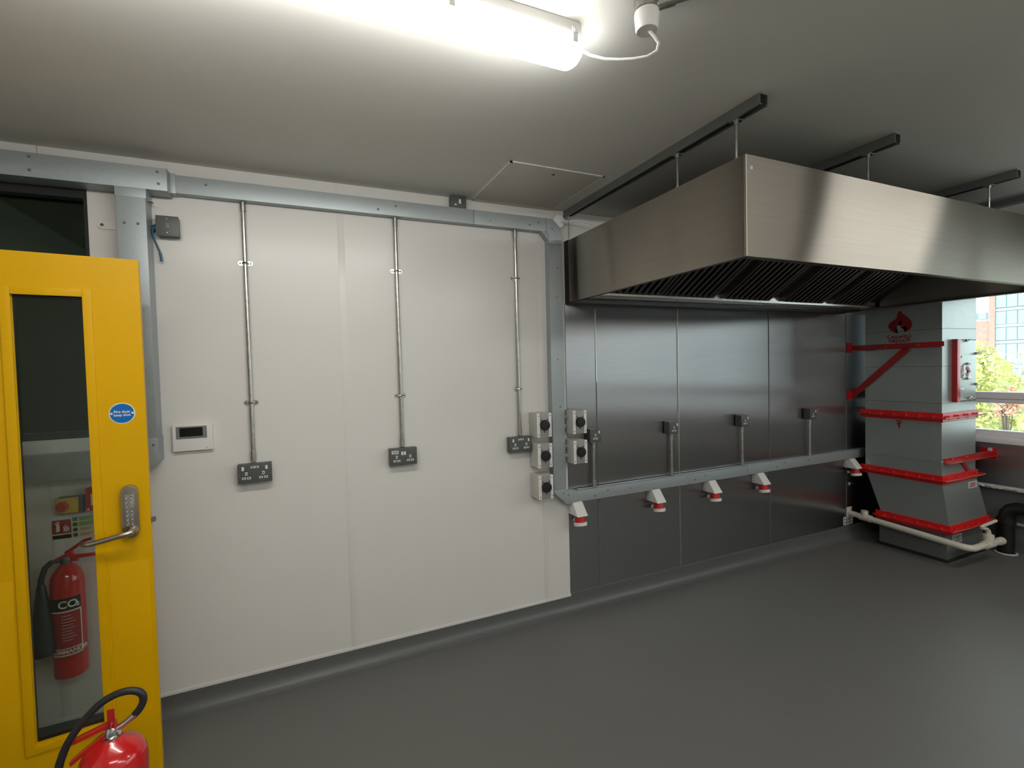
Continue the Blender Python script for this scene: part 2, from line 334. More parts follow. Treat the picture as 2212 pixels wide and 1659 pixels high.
# ================================================================ CEILING TUBE LIGHTS
def tube_light(label, x0, x1, y, group=None):
    t = thing('ceiling_light', label, 'light', ((x0+x1)/2, y, ZC), group=group); h = (x1-x0)/2
    # body: shallow trough, rounded ends
    def stadium(hx, hy, n=8):
        p = []
        for i in range(n+1): a = -math.pi/2 + math.pi*i/n; p.append((hx-hy*.55 + hy*.55*math.cos(a), hy*math.sin(a)))
        for i in range(n+1): a = math.pi/2 + math.pi*i/n; p.append((-hx+hy*.55 + hy*.55*math.cos(a), hy*math.sin(a)))
        return p
    MB().prism(stadium(h, .046), 'z', -.05, 0).build('body', 'white', t, bevel=.006)
    d = MB(); layers = [(.050, -.046), (.050, -.062), (.047, -.078), (.038, -.090), (.022, -.096)]; n = 0
    rings = [[(x, yy, z) for x, yy in stadium(h + .004 - (.050-w)*.8, w)] for w, z in layers]
    k = len(rings[0]); vs = [v for r in rings for v in r]; fs = []
    for i in range(len(rings)-1):
        for j in range(k): fs.append((i*k+j, i*k+(j+1) % k, (i+1)*k+(j+1) % k, (i+1)*k+j))
    fs += [tuple(range(k)), tuple(range((len(rings)-1)*k, len(rings)*k))[::-1]]
    d.add(vs, fs).build('diffuser', 'tube', t)
    for i in range(5):
        for s in (-1, 1):
            x = -h + .04 + i*(2*h-.08)/4
            MB().box(x-.008, x+.008, s*.046, s*.055, -.066, -.022).box(x-.005, x+.005, s*.050, s*.059, -.040, -.030).build('clip', 'white', t, bevel=.002)
    return t
tube_light('long glowing white tube light on the ceiling above the white wall', -.72, .785, -1.42)
# further fittings outside the frame: two inferred, two added for ambient light
tube_light('tube light on the ceiling behind the camera', -.4, 1.1, -3.2)
tube_light('tube light on the ceiling in front of the extractor hood', 3.15, 4.65, -2.30)
tube_light('added unseen tube light for ambient light at the near wall, middle one', 1.4, 2.9, -3.8)  # added out of view to lift the ambient light and even out the wall
tube_light('added unseen tube light for ambient light at the near wall, beside the window', 3.3, 4.8, -4.3)  # added out of view to brighten the right of floor and ceiling
# junction box with cable to the light
jb = thing('ceiling_junction_box', 'round galvanised box with white cap hanging from the ceiling beside the tube light', 'junction box', (.888, -1.60, ZC))
MB().lathe((0,0,0), [(.034, 0), (.034, -.030), (.030, -.033)], 28).build('galvanised_box', 'conduit', jb)
MB().lathe((0,0,0), [(.032, -.031), (.032, -.036), (.033, -.038), (.030, -.074), (.027, -.080)], 28).build('cap', 'white', jb)
MB().cyl((.02, -.02, -.018), (.25, -.26, -.018), .011, 14).cyl((.018, -.018, -.018), (.05, -.052, -.018), .015, 12).build('conduit_tail', 'conduit', jb)
tag(MB().tube([(.787,-1.447,2.455),(.80,-1.46,2.44),(.83,-1.49,2.418),(.855,-1.52,2.405),(.880,-1.55,2.395),(.905,-1.58,2.39),(.92,-1.60,2.397),(.918,-1.61,2.41),(.905,-1.607,2.428),(.892,-1.60,2.445)], .004, 10).build('light_cable', 'white'), 'thin white cable looping from the tube light to the round ceiling box', 'cable')

# ================================================================ TRUNKING
def screw(parent, x, y, z, r=.0055):
    MB().lathe((x, y, z), [(r, .001), (r, -.0012), (r*.55, -.003), (r*.2, -.0025)], 10, 'y').build('screw', 'rail', parent)
tr = thing('metal_trunking', 'galvanised cable trunking running over the white wall, down its end and along the steel wall', 'trunking', (1.47, -.0, .74))
o = Vector((1.47, 0, .74))
def tp(mb, name, mm='galv', bevel=.0015, par=tr, off=o):
    mb.v = [tuple(Vector(v) - off) for v in mb.v]; return mb.build(name, mm, par, bevel=bevel)
tp(MB().box(-.49, .95, -.052, -.0026, 2.370, 2.450), 'upper_section')
tp(MB().box(.952, 1.41, -.052, -.0026, 2.370, 2.450), 'upper_section')
tp(MB().prism([(1.411,2.370),(1.425,2.352),(1.424,2.30),(1.512,2.30),(1.512,2.385),(1.498,2.41),(1.488,2.418),(1.452,2.450),(1.411,2.450)], 'y', -.0535, -.0026), 'corner_section')
tp(MB().prism([(1.38,2.370),(1.4235,2.370),(1.4235,2.322)], 'y', -.050, -.0026), 'corner_gusset')
tp(MB().box(1.424, 1.512, -.052, -.0026, .80, 2.299), 'vertical_section')
tp(MB().prism([(1.424,.799),(1.424,.782),(1.512,.700),(1.60,.700),(1.60,.772),(1.512,.785),(1.512,.799)], 'y', -.0535, -.0026), 'corner_section')
tp(MB().box(1.601, 3.09, -.050, -.003, .704, .774), 'lower_section')
tp(MB().box(3.092, 4.55, -.050, -.003, .706, .776), 'lower_section')
tp(MB().box(1.602, 4.55, -.047, -.012, .7755, .778), 'lid_edge', bevel=0)
for x, z in ((1.491,.771),(1.527,.758),(1.725,.728),(1.821,.749),(2.567,.731),(2.659,.752),(3.399,.736),(3.495,.756),(3.78,.752),(1.482,1.308),(1.483,2.156),(.424,2.394),(.516,2.421),(-.339,2.420),(1.36,2.42),(1.30,2.40),(1.45,2.39)):
    screw(tr, x-1.47, -.0525, z-.74)
for x, z in ((1.05,2.398),(2.0,.74),(1.47,1.6),(1.475,1.98)): screw(tr, x-1.47, -.0525, z-.74, .0035)
wt = thing('wide_trunking', 'wide galvanised trunking along the ceiling edge and down beside the dark window', 'trunking', (-.60, 0, 1.14))
o2 = Vector((-.60, 0, 1.14)); 
tp(MB().box(XL+.01, -.478, -.102, -.0026, 2.358, 2.454), 'upper_section', par=wt, off=o2)
tp(MB().prism([(-.478,-.0026),(-.478,-.102),(-.4765,-.102),(-.4765,-.0026)], 'z', 2.356, 2.457), 'end_cap', par=wt, off=o2)
tp(MB().box(-.4765, -.455, -.056, -.0026, 2.366, 2.454), 'coupling', par=wt, off=o2)
tp(MB().box(-.659, -.557, -.102, -.0026, 1.29, 2.345), 'vertical_section', par=wt, off=o2)
tp(MB().box(-.662, -.554, -.104, -.0026, 2.318, 2.3575), 'coupling', par=wt, off=o2)
tp(MB().prism([(-.662,1.29),(-.662,1.245),(-.72,1.245),(-.72,1.141),(-.60,1.141),(-.554,1.187),(-.554,1.29)], 'y', -.1035, -.0026), 'corner_section', par=wt, off=o2)
tp(MB().box(XL+.01, -.721, -.102, -.0026, 1.142, 1.244), 'lower_section', par=wt, off=o2)
for x, z in ((-.929,2.437),(-.929,2.385),(-.51,2.436),(-.508,2.386),(-.634,2.208),(-.587,2.208),(-.57,1.26),(-1.2,2.437)): screw(wt, x+.60, -.103, z-1.14)
MB().box(.034, .06, -.075, -.04, 1.1765, 1.179).build('blanking_tab', 'galv', wt)

# ================================================================ CONDUITS AND SOCKETS ON THE WHITE WALL
def conduit(label, x, z0, z1, saddles, y=-.016, r=.010, group=None):
    c = thing('conduit', label, 'conduit', (x, 0, z0), group=group)
    MB().cyl((0,y,0), (0,y,z1-z0), r, 16).build('pipe', 'conduit', c)
    for z in (0, z1-z0-.045): MB().cyl((0,y,z), (0,y,z+.045), r+.003, 16).build('coupler', 'conduit', c)
    for z in saddles:
        q = MB(); z -= z0
        q.tube([(-r-.001, -.004, z), (-r-.001, y, z), (-r*.8, y-r*.8, z), (0, y-r-.0015, z), (r*.8, y-r*.8, z), (r+.001, y, z), (r+.001, -.004, z)], .0042, 8)
        for s in (-1, 1): q.prism([(s*(r-.002)+s*t[0], z+t[1]) for t in [(0,-.011),(.015,-.011),(.021,-.007),(.024,0),(.021,.007),(.015,.011),(0,.011)]], 'y', -.006, -.003)
        sd = q.build('saddle', 'steelbright', c)
        for s in (-1, 1): MB().lathe((s*(r+.012), -.006, z), [(.0042, 0), (.0035, -.002), (.001, -.003)], 10, 'y').build('screw', 'metalclad', sd)
    return c
conduit('galvanised conduit dropping to the leftmost double socket on the white wall', -.197, 1.140, 2.3705, (2.084, 1.419))
conduit('galvanised conduit dropping to the middle double socket, the one with a white label', .516, 1.145, 2.3705, (2.088, 1.421))
conduit('galvanised conduit dropping to the double socket beside the isolator boxes', 1.219, 1.150, 2.3705, (2.087, 1.428))
def pin_group(q, x, z, s=1.0):   # a three pin outlet: earth slot over two oblongs
    rings = [(x, z+.012*s, .0052*s, .0075*s), (x-.0105*s, z-.009*s, .0078*s, .0052*s), (x+.0105*s, z-.009*s, .0078*s, .0052*s)]
    return rings
def outlet(parent, x, z, y, s=1.0):
    surr = MB(); hole = MB()
    for cx, cz, hx, hz in pin_group(None, x, z, s):
        surr.box(cx-hx, cx+hx, y-.0015, y+.001, cz-hz, cz+hz)
        hole.box(cx-hx*.5, cx+hx*.5, y-.0021, y-.001, cz-hz*.45, cz+hz*.45)
    a = surr.build('outlet', 'white', parent, bevel=.0008); hole.build('pin_holes', 'black', a)
def dsocket(label, x, z, usb=True, lab=False, rockers='sides'):
    t = thing('double_socket', label, 'socket', (x, -.003, z))
    MB().box(-.072, .072, -.040, 0, -.045, .045).build('back_box', 'metalclad', t, bevel=.005)
    MB().box(-.073, .073, -.046, -.040, -.046, .046).build('face_plate', 'metalclad', t, bevel=.003)
    yy = -.046
    for s in (-1, 1):
        outlet(t, s*.036, -.012, yy, 1.0)
        rx = s*.050 if rockers == 'sides' else s*.007
        rz = .025 if rockers == 'sides' else .018
        r = MB().box(rx-.005, rx+.005, yy-.003, yy+.001, rz-.009, rz+.009).build('rocker_switch', 'white', t, bevel=.001)
        MB().lathe((s*.066, yy, -.004), [(.0022, 0), (.0018, -.001), (.0005, -.001)], 8, 'y').build('screw', 'chrome', t)
    if usb:
        MB().box(-.017, .017, yy-.0015, yy+.001, .025, .034).build('usb_surround', 'white', t, bevel=.0008)
        for s in (-1, 1): MB().box(s*.008-.0055, s*.008+.0055, yy-.002, yy-.001, .0275, .0315).build('usb_port', 'black', t)
    if lab:
        l = MB().box(-.062, -.026, yy-.0008, yy, .017, .034).build('paper_label', 'label', t)
        for i, (a, b) in enumerate(((-.056,-.049),(-.048,-.042),(-.041,-.035),(-.034,-.031))): MB().box(a, b, yy-.0012, yy-.0007, .0235, .0285).build('print_mark', 'metalclad', l)
    return t
dsocket('leftmost dark grey double socket with two chargers, on the white wall', -.191, 1.084)
dsocket('dark grey double socket with a white paper label in its corner', .515, 1.095, usb=False, lab=True, rockers='centre')
dsocket('dark grey double socket touching the upper left isolator box column', 1.210, 1.100)
# single sockets rising from the lower trunking
def ssocket(label, x, z):
    t = thing('single_socket', label, 'socket', (x, -.012, z))
    MB().box(-.040, .040, -.052, 0, -.043, .043).build('back_box', 'metalclad', t, bevel=.004)
    MB().box(-.041, .041, -.058, -.052, -.044, .044).build('face_plate', 'metalclad', t, bevel=.003)
    outlet(t, 0, -.010, -.058, 1.0)
    MB().box(.021, .031, -.0615, -.057, .012, .030).build('rocker_switch', 'white', t, bevel=.001)
    return t
n4 = ('nearest to the white wall', 'second from the white wall', 'third from the white wall', 'nearest to the duct')
for i, (x, z) in enumerate(((1.722, 1.114), (2.362, 1.116), (3.045, 1.118), (3.812, 1.123))):
    ssocket('dark grey single socket on the steel wall, ' + n4[i], x, z)
    conduit('short conduit rising to the single socket ' + n4[i], x+.006, .779, z-.0445, (), y=-.034, r=.0105)
# fused spur box above the trunking
sp = thing('spur_box', 'small dark grey switch box squeezed between trunking and ceiling', 'switch box', (.865, -.003, 2.487))
MB().box(-.043, .043, -.040, 0, -.036, .030).build('back_box', 'metalclad', sp, bevel=.004)
MB().box(-.044, .044, -.046, -.040, -.037, .031).build('face_plate', 'metalclad', sp, bevel=.003)
MB().box(.000, .012, -.050, -.045, -.012, .012).build('switch', 'white', sp, bevel=.001)
MB().lathe((-.018, -.046, -.018), [(.0055, 0), (.005, -.0015), (.001, -.002)], 12, 'y').build('neon', 'white', sp)
tag(MB().lathe((.838, -.035, ZC-.002), [(.013, 0), (.013, -.0015), (.001, -.0015)], 16).build('cable_hole', 'dark'), 'small dark round hole in the ceiling above the little switch box', 'hole')
# junction box with blue sleeve
jx = thing('metal_junction_box', 'square dark grey junction box with blue sleeve right of the wide trunking', 'junction box', (-.493, -.003, 2.222))
MB().box(-.040, .040, -.042, 0, -.043, .043).build('back_box', 'metalclad', jx, bevel=.004)
MB().box(-.043, .043, -.048, -.041, -.044, .044).build('lid', 'metalclad', jx, bevel=.003)
MB().box(-.006, .008, -.0505, -.047, -.010, .012).build('label_plate', 'bezel', jx, bevel=.001)
for z in (-.030, .030): MB().lathe((0, -.048, z), [(.003, 0), (.002, -.0012), (.0005, -.001)], 8, 'y').build('screw', 'chrome', jx)
MB().cyl((-.062, -.020, -.008), (-.038, -.020, -.008), .0125, 14).build('sleeve', 'bluepipe', jx)
MB().cyl((-.062, -.020, .004), (-.038, -.020, .004), .004, 10).build('conduit_stub', 'conduit', jx)
tag(MB().tube([(-.548,-.030,2.214),(-.552,-.037,2.195),(-.546,-.036,2.160),(-.536,-.033,2.130),(-.528,-.030,2.105)], .0042, 8).tube([(-.528,-.030,2.105),(-.525,-.030,2.085),(-.524,-.030,2.068)], .0055, 8).tube([(-.56,-.034,2.218),(-.545,-.040,2.221),(-.53,-.036,2.235)], .003, 6).build('loose_cable', 'bluepipe'), 'short loose blue-black cable end hanging below the junction box', 'cable')
# white wall box and cord behind the hood corner
rz = thing('round_cable_outlet', 'round white cable outlet on the wall at the trunking corner', 'cable outlet', (1.512, -.003, 2.447))
MB().lathe((0,0,0), [(.044, 0), (.044, -.012), (.040, -.030), (.030, -.036), (.001, -.037)], 28, 'y').build('cover', 'white', rz)
MB().cyl((.012, -.036, -.006), (.016, -.046, -.007), .006, 10).build('grommet', 'white', rz)
tag(MB().tube([(1.528,-.048,2.440),(1.58,-.07,2.444),(1.66,-.10,2.434),(1.74,-.13,2.405),(1.80,-.16,2.36),(1.83,-.18,2.336)], .0032, 8).build('hood_cable', 'white'), 'thin white cable from the round wall outlet over the hood edge', 'cable')
# intercom
ic = thing('wall_intercom', 'white wall control panel with a dark screen, left on the white wall', 'control panel', (-.438, -.003, 1.272))
MB().box(-.078, .078, -.022, 0, -.060, .060).build('case', 'white', ic, bevel=.003)
MB().box(-.064, .056, -.0235, -.0215, -.004, .052).build('bezel', 'bezel', ic, bevel=.0008)
MB().box(-.050, .040, -.0245, -.0230, .006, .046).build('screen', 'screen', ic)
MB().lathe((.052, -.022, -.050), [(.002, 0), (.002, -.0006), (.0003, -.0006)], 8, 'y').build('microphone_hole', 'black', ic)

# ================================================================ ISOLATORS
def isolator(x, z, label, side):
    t = thing('rotary_isolator', label, 'isolator', (x, -.003, z))
    MB().box(-.049, .049, -.108, 0, -.072, .072).build('enclosure', 'iso', t, bevel=.008)
    MB().box(-.026, .028, -.1125, -.107, -.071, .071).build('face_plate', 'isoface', t, bevel=.002)
    for s in (-1, 1):
        e = MB().box(s*.0385-.0095, s*.0385+.0095, -.1135, -.107, -.071, .071).build('cover_strip', 'white', t, bevel=.002)
        for q in (-1, 1): MB().lathe((s*.0385, -.1135, q*.055), [(.0032, 0), (.0032, -.0006), (.0003, -.0006)], 10, 'y').build('screw', 'black', e)
    k = MB().lathe((.001, -.112, 0), [(.031, 0), (.031, -.012), (.028, -.018), (.010, -.019)], 28, 'y').build('knob', 'black', t)
    sp_ = MB()
    for a in (math.radians(58), math.radians(122), math.radians(270)):
        c, s_ = math.cos(a), math.sin(a)
        sp_.prism([(.001+.028*c-.0016*s_, .028*s_+.0016*c), (.001+.044*c-.0016*s_, .044*s_+.0016*c), (.001+.044*c+.0016*s_, .044*s_-.0016*c), (.001+.028*c+.0016*s_, .028*s_-.0016*c)], 'y', -.1150, -.112)
    sp_.build('pointer_marks', 'black', t)
    for q in (-1, 1):
        x0, x1 = (.048, .088) if side > 0 else (-.068, -.048)
        MB().cyl((x0, -.032, q*.029), (x1, -.032, q*.029), .0125, 14).cyl(((x0+x1)/2-.006, -.032, q*.029), ((x0+x1)/2+.006, -.032, q*.029), .016, 6).build('conduit_stub', 'steelbright', t)
    return t
isolator(1.335, 1.212, 'top isolator box of the three on the white wall side of the trunking', 1)
isolator(1.336, 1.030, 'middle isolator box of the three on the white wall side of the trunking', 1)
isolator(1.337, .842, 'bottom isolator box of the three on the white wall side of the trunking', 1)
isolator(1.580, 1.214, 'upper isolator box of the two on the steel wall side of the trunking', -1)
isolator(1.581, 1.030, 'lower isolator box of the two on the steel wall side of the trunking', -1)

# ================================================================ RED INDUSTRIAL SOCKETS
def rsocket(x, label):
    t = thing('industrial_socket', label, 'socket', (x, -.003, .705), group='red industrial sockets under the trunking')
    h = MB(); w0, w1 = .040, .034
    h.hull8([(-w0,0,-.078),(w0,0,-.078),(w0*.95,-.110,-.078),(-w0*.95,-.110,-.078)], [(-w0,0,0),(w0,0,0),(w1,-.050,0),(-w1,-.050,0)])
    b = h.build('housing', 'white', t, bevel=.004)
    MB().cyl((-.0405,-.02,-.058), (-.042,-.02,-.058), .003, 8).build('screw', 'black', b)
    a = Vector((0, -.070, -.074)); d = Vector((0, -.16, -1)).normalized()
    MB().cyl(a, a + d*.050, .031, 24, r1=.035).build('collar', 'redplastic', t)
    MB().tube([a + d*.046, a + d*.049, a + d*.066, a + d*.069], [.036, .041, .041, .036], 24).box(-.012, .012, -.030, -.012, -.128, -.112).build('lid', 'white', t)
    return t
rn = ('nearest to the white wall', 'second from the white wall', 'third from the white wall', 'fourth from the white wall', 'beside the red-banded duct')
for x, l in zip((1.590, 2.212, 2.725, 3.225, 4.345), rn): rsocket(x, 'white and red industrial socket under trunking, ' + l)

# ================================================================ EXTRACTOR HOOD
HX0, HX1, HY0, HY1, HZ0, HZ1 = 1.5595, 4.25, -1.342, -.056, 1.951, 2.329
hd = thing('extractor_hood', 'large stainless steel extractor canopy hanging over the steel wall', 'extractor hood', ((HX0+HX1)/2, -.7, HZ0)); oh = Vector(((HX0+HX1)/2, -.7, HZ0))
def hp(mb, name, mm='hood', bevel=0, par=None):
    mb.v = [tuple(Vector(v) - oh) for v in mb.v]; return mb.build(name, mm, par or hd, bevel=bevel)
T = .012
hp(MB().box(HX0, HX1, HY0, HY0+T, HZ0, HZ1), 'front_panel', bevel=.0015)
hp(MB().box(HX0, HX0+T, HY0+T+.0005, HY1, HZ0, HZ1), 'side_panel', bevel=.0015)
hp(MB().box(HX1-T, HX1, HY0+T+.0005, HY1, HZ0, HZ1), 'side_panel', bevel=.0015)
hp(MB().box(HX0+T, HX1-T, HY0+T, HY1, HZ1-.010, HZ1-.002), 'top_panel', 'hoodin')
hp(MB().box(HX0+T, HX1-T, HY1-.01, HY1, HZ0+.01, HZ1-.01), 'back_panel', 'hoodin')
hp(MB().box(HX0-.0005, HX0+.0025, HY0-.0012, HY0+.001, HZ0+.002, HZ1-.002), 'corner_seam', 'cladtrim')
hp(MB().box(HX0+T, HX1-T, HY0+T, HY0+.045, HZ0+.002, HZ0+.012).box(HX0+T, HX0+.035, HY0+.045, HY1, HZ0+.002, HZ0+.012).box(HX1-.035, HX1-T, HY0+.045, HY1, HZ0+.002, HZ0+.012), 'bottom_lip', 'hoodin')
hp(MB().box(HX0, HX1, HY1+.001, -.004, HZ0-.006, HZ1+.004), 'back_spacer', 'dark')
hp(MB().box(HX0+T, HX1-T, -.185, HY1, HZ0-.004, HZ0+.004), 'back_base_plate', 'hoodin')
# grease gutter
hp(MB().prism([(-.310,2.000),(-.303,1.960),(-.185,1.956),(-.185,2.000)], 'x', HX0+.05, HX1-.04), 'grease_gutter', 'gutter', .001)
# filters
def filt(x0, x1, i):
    P0 = Vector((0, -.305, 2.000)); P1 = Vector((0, -.80, 2.305)); d = (P1-P0).normalized(); nrm = Vector((0, d.z, -d.y)) * -1   # facing down and out
    nrm = Vector((0, -d.z, d.y)); nrm = nrm if nrm.z < 0 else -nrm
    L_ = (P1-P0).length
    def slab(xa, xb, s0, s1, t0, t1):
        q = []
        for t in (t0, t1):
            for x, s in ((xa, s0), (xb, s0), (xb, s1), (xa, s1)): q.append(Vector((x, 0, 0)) + P0 + d*s + nrm*t)
        return q[:4], q[4:]
    f = MB()
    f.hull8(*slab(x0, x1, 0, .022, 0, .035)); f.hull8(*slab(x0, x1, L_-.022, L_, 0, .035)); f.hull8(*slab(x0, x0+.018, .022, L_-.022, 0, .035)); f.hull8(*slab(x1-.018, x1, .022, L_-.022, 0, .035))
    fr_ = hp(f, 'filter_frame', 'filter')
    n = max(6, int((x1-x0-.036)/.046)); w = (x1-x0-.036)/n
    for k in range(n):
        xa = x0+.018+k*w
        b = MB(); b.hull8(*slab(xa+w*.12, xa+w*.62, .004, L_-.022, .030, .040))
        q0, q1 = slab(xa+w*.12, xa+w*.16, .004, L_-.022, .008, .040); b.hull8(q0, q1); q0, q1 = slab(xa+w*.58, xa+w*.62, .004, L_-.022, .008, .040); b.hull8(q0, q1)
        hp(b, 'baffle', 'filter', par=fr_)
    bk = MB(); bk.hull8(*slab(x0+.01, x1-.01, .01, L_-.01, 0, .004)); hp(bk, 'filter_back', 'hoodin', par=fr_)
for i, (a, b) in enumerate(((1.64, 2.045), (2.06, 2.47), (2.56, 2.985), (3.12, 3.545), (3.65, 4.05))): filt(a, b, i)
P0 = (-.305, 2.0); P1 = (-.80, 2.305)
for a, b in ((1.58, 1.638), (2.472, 2.558), (2.987, 3.118), (3.547, 3.648), (4.052, 4.235)):
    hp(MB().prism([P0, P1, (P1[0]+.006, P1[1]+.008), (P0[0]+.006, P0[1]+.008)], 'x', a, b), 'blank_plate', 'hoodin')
hp(MB().lathe((HX0+.028, HY0, 2.281), [(.0075, .0), (.0075, -.0010), (.0005, -.0012)], 14, 'y'), 'white_sticker', 'label')
hp(MB().lathe((HX0+.014, HY0, 2.262), [(.002, .0), (.002, -.0010), (.0005, -.0012)], 10, 'y'), 'rivet', 'label')
# light lens reflections come from the real lights; ceiling rails and rods carry the hood
def rail(x, y0, label, rods):
    t = thing('strut_rail', label, 'rail', (x, 0, ZC))
    q = MB(); y1 = -.006
    q.box(-.0205, .0205, y0, y1, -.0035, 0).box(-.0205, -.0180, y0, y1, -.041, -.0035).box(.0180, .0205, y0, y1, -.041, -.0035).box(-.018, -.010, y0, y1, -.041, -.038).box(.010, .018, y0, y1, -.041, -.038)
    q.build('channel', 'rail', t)
    for y in rods:
        MB().cyl((0,y,-.030), (0,y,HZ1-ZC+.001), .0042, 8).build('threaded_rod', 'conduit', t)
        MB().box(-.018, .018, y-.018, y+.018, -.046, -.0415).build('washer', 'conduit', t)
        MB().cyl((0,y,-.055), (0,y,-.0465), .009, 6).build('nut', 'conduit', t)
        MB().cyl((0,y,HZ1-ZC+.001), (0,y,HZ1-ZC+.010), .009, 6).build('nut', 'conduit', t)
    return t
rail(1.578, -1.405, 'ceiling rail over the hood, the long one nearest to the white wall', (-1.285, -.97, -.035))
rail(2.400, -1.405, 'ceiling rail over the hood, second from the white wall', (-1.285, -.5))
rail(3.470, -1.405, 'ceiling rail over the hood, third from the white wall', (-1.285, -.5))
rail(4.060, -1.405, 'ceiling rail over the hood, nearest to the window', (-1.285, -.5))

# ================================================================ GALVANISED RISER DUCT
DX0, DX1, DYF, DYB = 4.42, 4.905, -.648, -.113
dt = thing('riser_duct', 'galvanised square duct with red flanges standing at the window wall', 'duct', (4.66, -.38, .20)); od = Vector((4.66, -.38, .20))
def dp(mb, name, mm, bevel=0, par=None):
    mb.v = [tuple(Vector(v) - od) for v in mb.v]; return mb.build(name, mm, par or dt, bevel=bevel)
def ring(x0, x1, yf, yb, z0, z1):
    return MB().box(x0, x1, yf, yb, z0, z1)
zs = [2.30, 1.770, 1.487, 1.207, 1.104]
for i in range(4): dp(ring(DX0+.001*(i % 2), DX1, DYF, DYB, zs[i+1]+.0015, zs[i]-.0005), 'duct_section', 'galvduct')
for z in zs[1:4]: dp(ring(DX0-.002, DX1+.002, DYF-.002, DYB+.002, z-.0012, z+.0014), 'seam', 'seam')
zs2 = [1.104, .765, .630]
for i in range(2): dp(ring(DX0+.001*(i % 2), DX1, DYF, DYB, zs2[i+1]+.0015, zs2[i]-.0005), 'duct_section', 'galvduct')
dp(ring(DX0-.003, DX1+.003, DYF-.003, DYB+.003, .763, .768), 'seam', 'galvduct')
dp(ring(DX0-.003, DX1+.003, DYF-.003, DYB+.003, 1.040, 1.046), 'seam', 'galvduct')
# transition towards the fan
BX0, BX1, BYF, BYB = 4.43, 4.99, -.690, -.225
dp(MB().hull8([(BX0,BYB,.29),(BX1,BYB,.29),(BX1,BYF,.29),(BX0,BYF,.29)], [(DX0,DYB,.628),(DX1,DYB,.628),(DX1,DYF,.628),(DX0,DYF,.628)]), 'duct_transition', 'galvduct')
# branch into the canopy end (mostly hidden behind the hood)
dp(MB().box(HX1, DX0+.02, -.60, -.16, 2.02, 2.30), 'duct_branch', 'galvduct')
def flange(x0, x1, yf, yb, z, split=.0):
    """pair of red angle-iron frames bolted face to face"""
    W, H = .045, .034
    f = MB()
    for zz, s in ((z, 1), (z, -1)):
        za, zb = (zz + .001, zz + .005) if s > 0 else (zz - .005, zz - .001)
        f.box(x0-W, x1+W, yf-W, yf, za, zb).box(x0-W, x0, yf, yb, za, zb).box(x1, x1+W, yf, yb, za, zb).box(x0-W, x1+W, yb, yb+.04, za, zb)
        zc, zd = (zz + .005, zz + H) if s > 0 else (zz - H, zz - .005)
        f.box(x0-.012, x1+.012, yf-.012, yf-.0005, zc, zd).box(x0-.012, x0-.0005, yf-.0005, yb+.032, zc, zd).box(x1+.0005, x1+.012, yf-.0005, yb, zc, zd)
    fo = dp(f, 'flange', 'flangered', par=None)
    sl = MB(); n = 24; random.seed(int(z*1000))
    pts = [(x0-W+.004, yb - .02 - (yb-.02-yf+W)*i/12, z + random.uniform(-.003, .002)) for i in range(13)] + [(x0-W + (x1-x0+2*W)*i/8, yf-W-.001, z + random.uniform(-.004, .002)) for i in range(1, 9)]
    sl.tube(pts, .0035, 6); dp(sl, 'sealant_bead', 'palered', par=fo)
    bolts = [(x0-W*.5, yb - (yb-yf)*(i+.5)/6) for i in range(6)] + [(x0 + (x1-x0)*(i+.3)/3.6, yf-W*.5) for i in range(4)]
    for bx, by in bolts:
        dp(MB().cyl((bx,by,z-.016), (bx,by,z+.016), .0045, 8).cyl((bx,by,z+.005), (bx,by,z+.012), .0095, 6).cyl((bx,by,z-.012), (bx,by,z-.005), .0095, 6), 'bolt', 'redbolt', par=fo)
M['flangered'] = mat('flange_red_paint', (0.66, 0.012, 0.014, 1), 0.3, coat=0.3, vary=0.1, vscale=20)
M['palered'] = mat('red_sealant', (0.55, 0.16, 0.12, 1), 0.35, vary=0.3, vscale=60)
M['redbolt'] = mat('red_painted_bolt', (0.48, 0.06, 0.05, 1), 0.3)
flange(DX0, DX1, DYF, DYB, 1.100); flange(DX0, DX1, DYF, DYB, .628); flange(BX0, BX1, BYF, BYB, .258)
# fan unit under the duct
dp(MB().box(4.455, 4.985, -.665, -.20, .018, .252), 'fan_housing', 'seam', .006)
dp(MB().box(4.44, 5.0, -.68, -.19, 0, .018), 'fan_base', 'dark', .003)
lb = dp(MB().box(4.535, 4.665, -.668, -.665, .128, .195), 'rating_label', 'label')
for i, (a, b, z) in enumerate(((4.575,4.65,.178),(4.575,4.63,.166),(4.545,4.655,.152),(4.545,4.64,.141))): dp(MB().box(a, b, -.669, -.6675, z-.0028, z+.0028), 'print_line', 'metalclad', par=lb)
dp(MB().lathe((4.553, -.668, .175), [(.009, 0), (.009, -.001), (.0005, -.001)], 12, 'y'), 'round_mark', 'metalclad', par=lb)
lb2 = dp(MB().box(4.775, 4.90, -.661, -.656, .485, .575), 'test_label', 'label')
for z in (.56, .548, .536): dp(MB().box(4.79, 4.875, -.662, -.6605, z-.003, z+.003), 'print_line', 'signred', par=lb2)
dp(MB().box(4.84, 4.885, -.662, -.6605, .497, .507), 'print_line', 'metalclad', par=lb2)
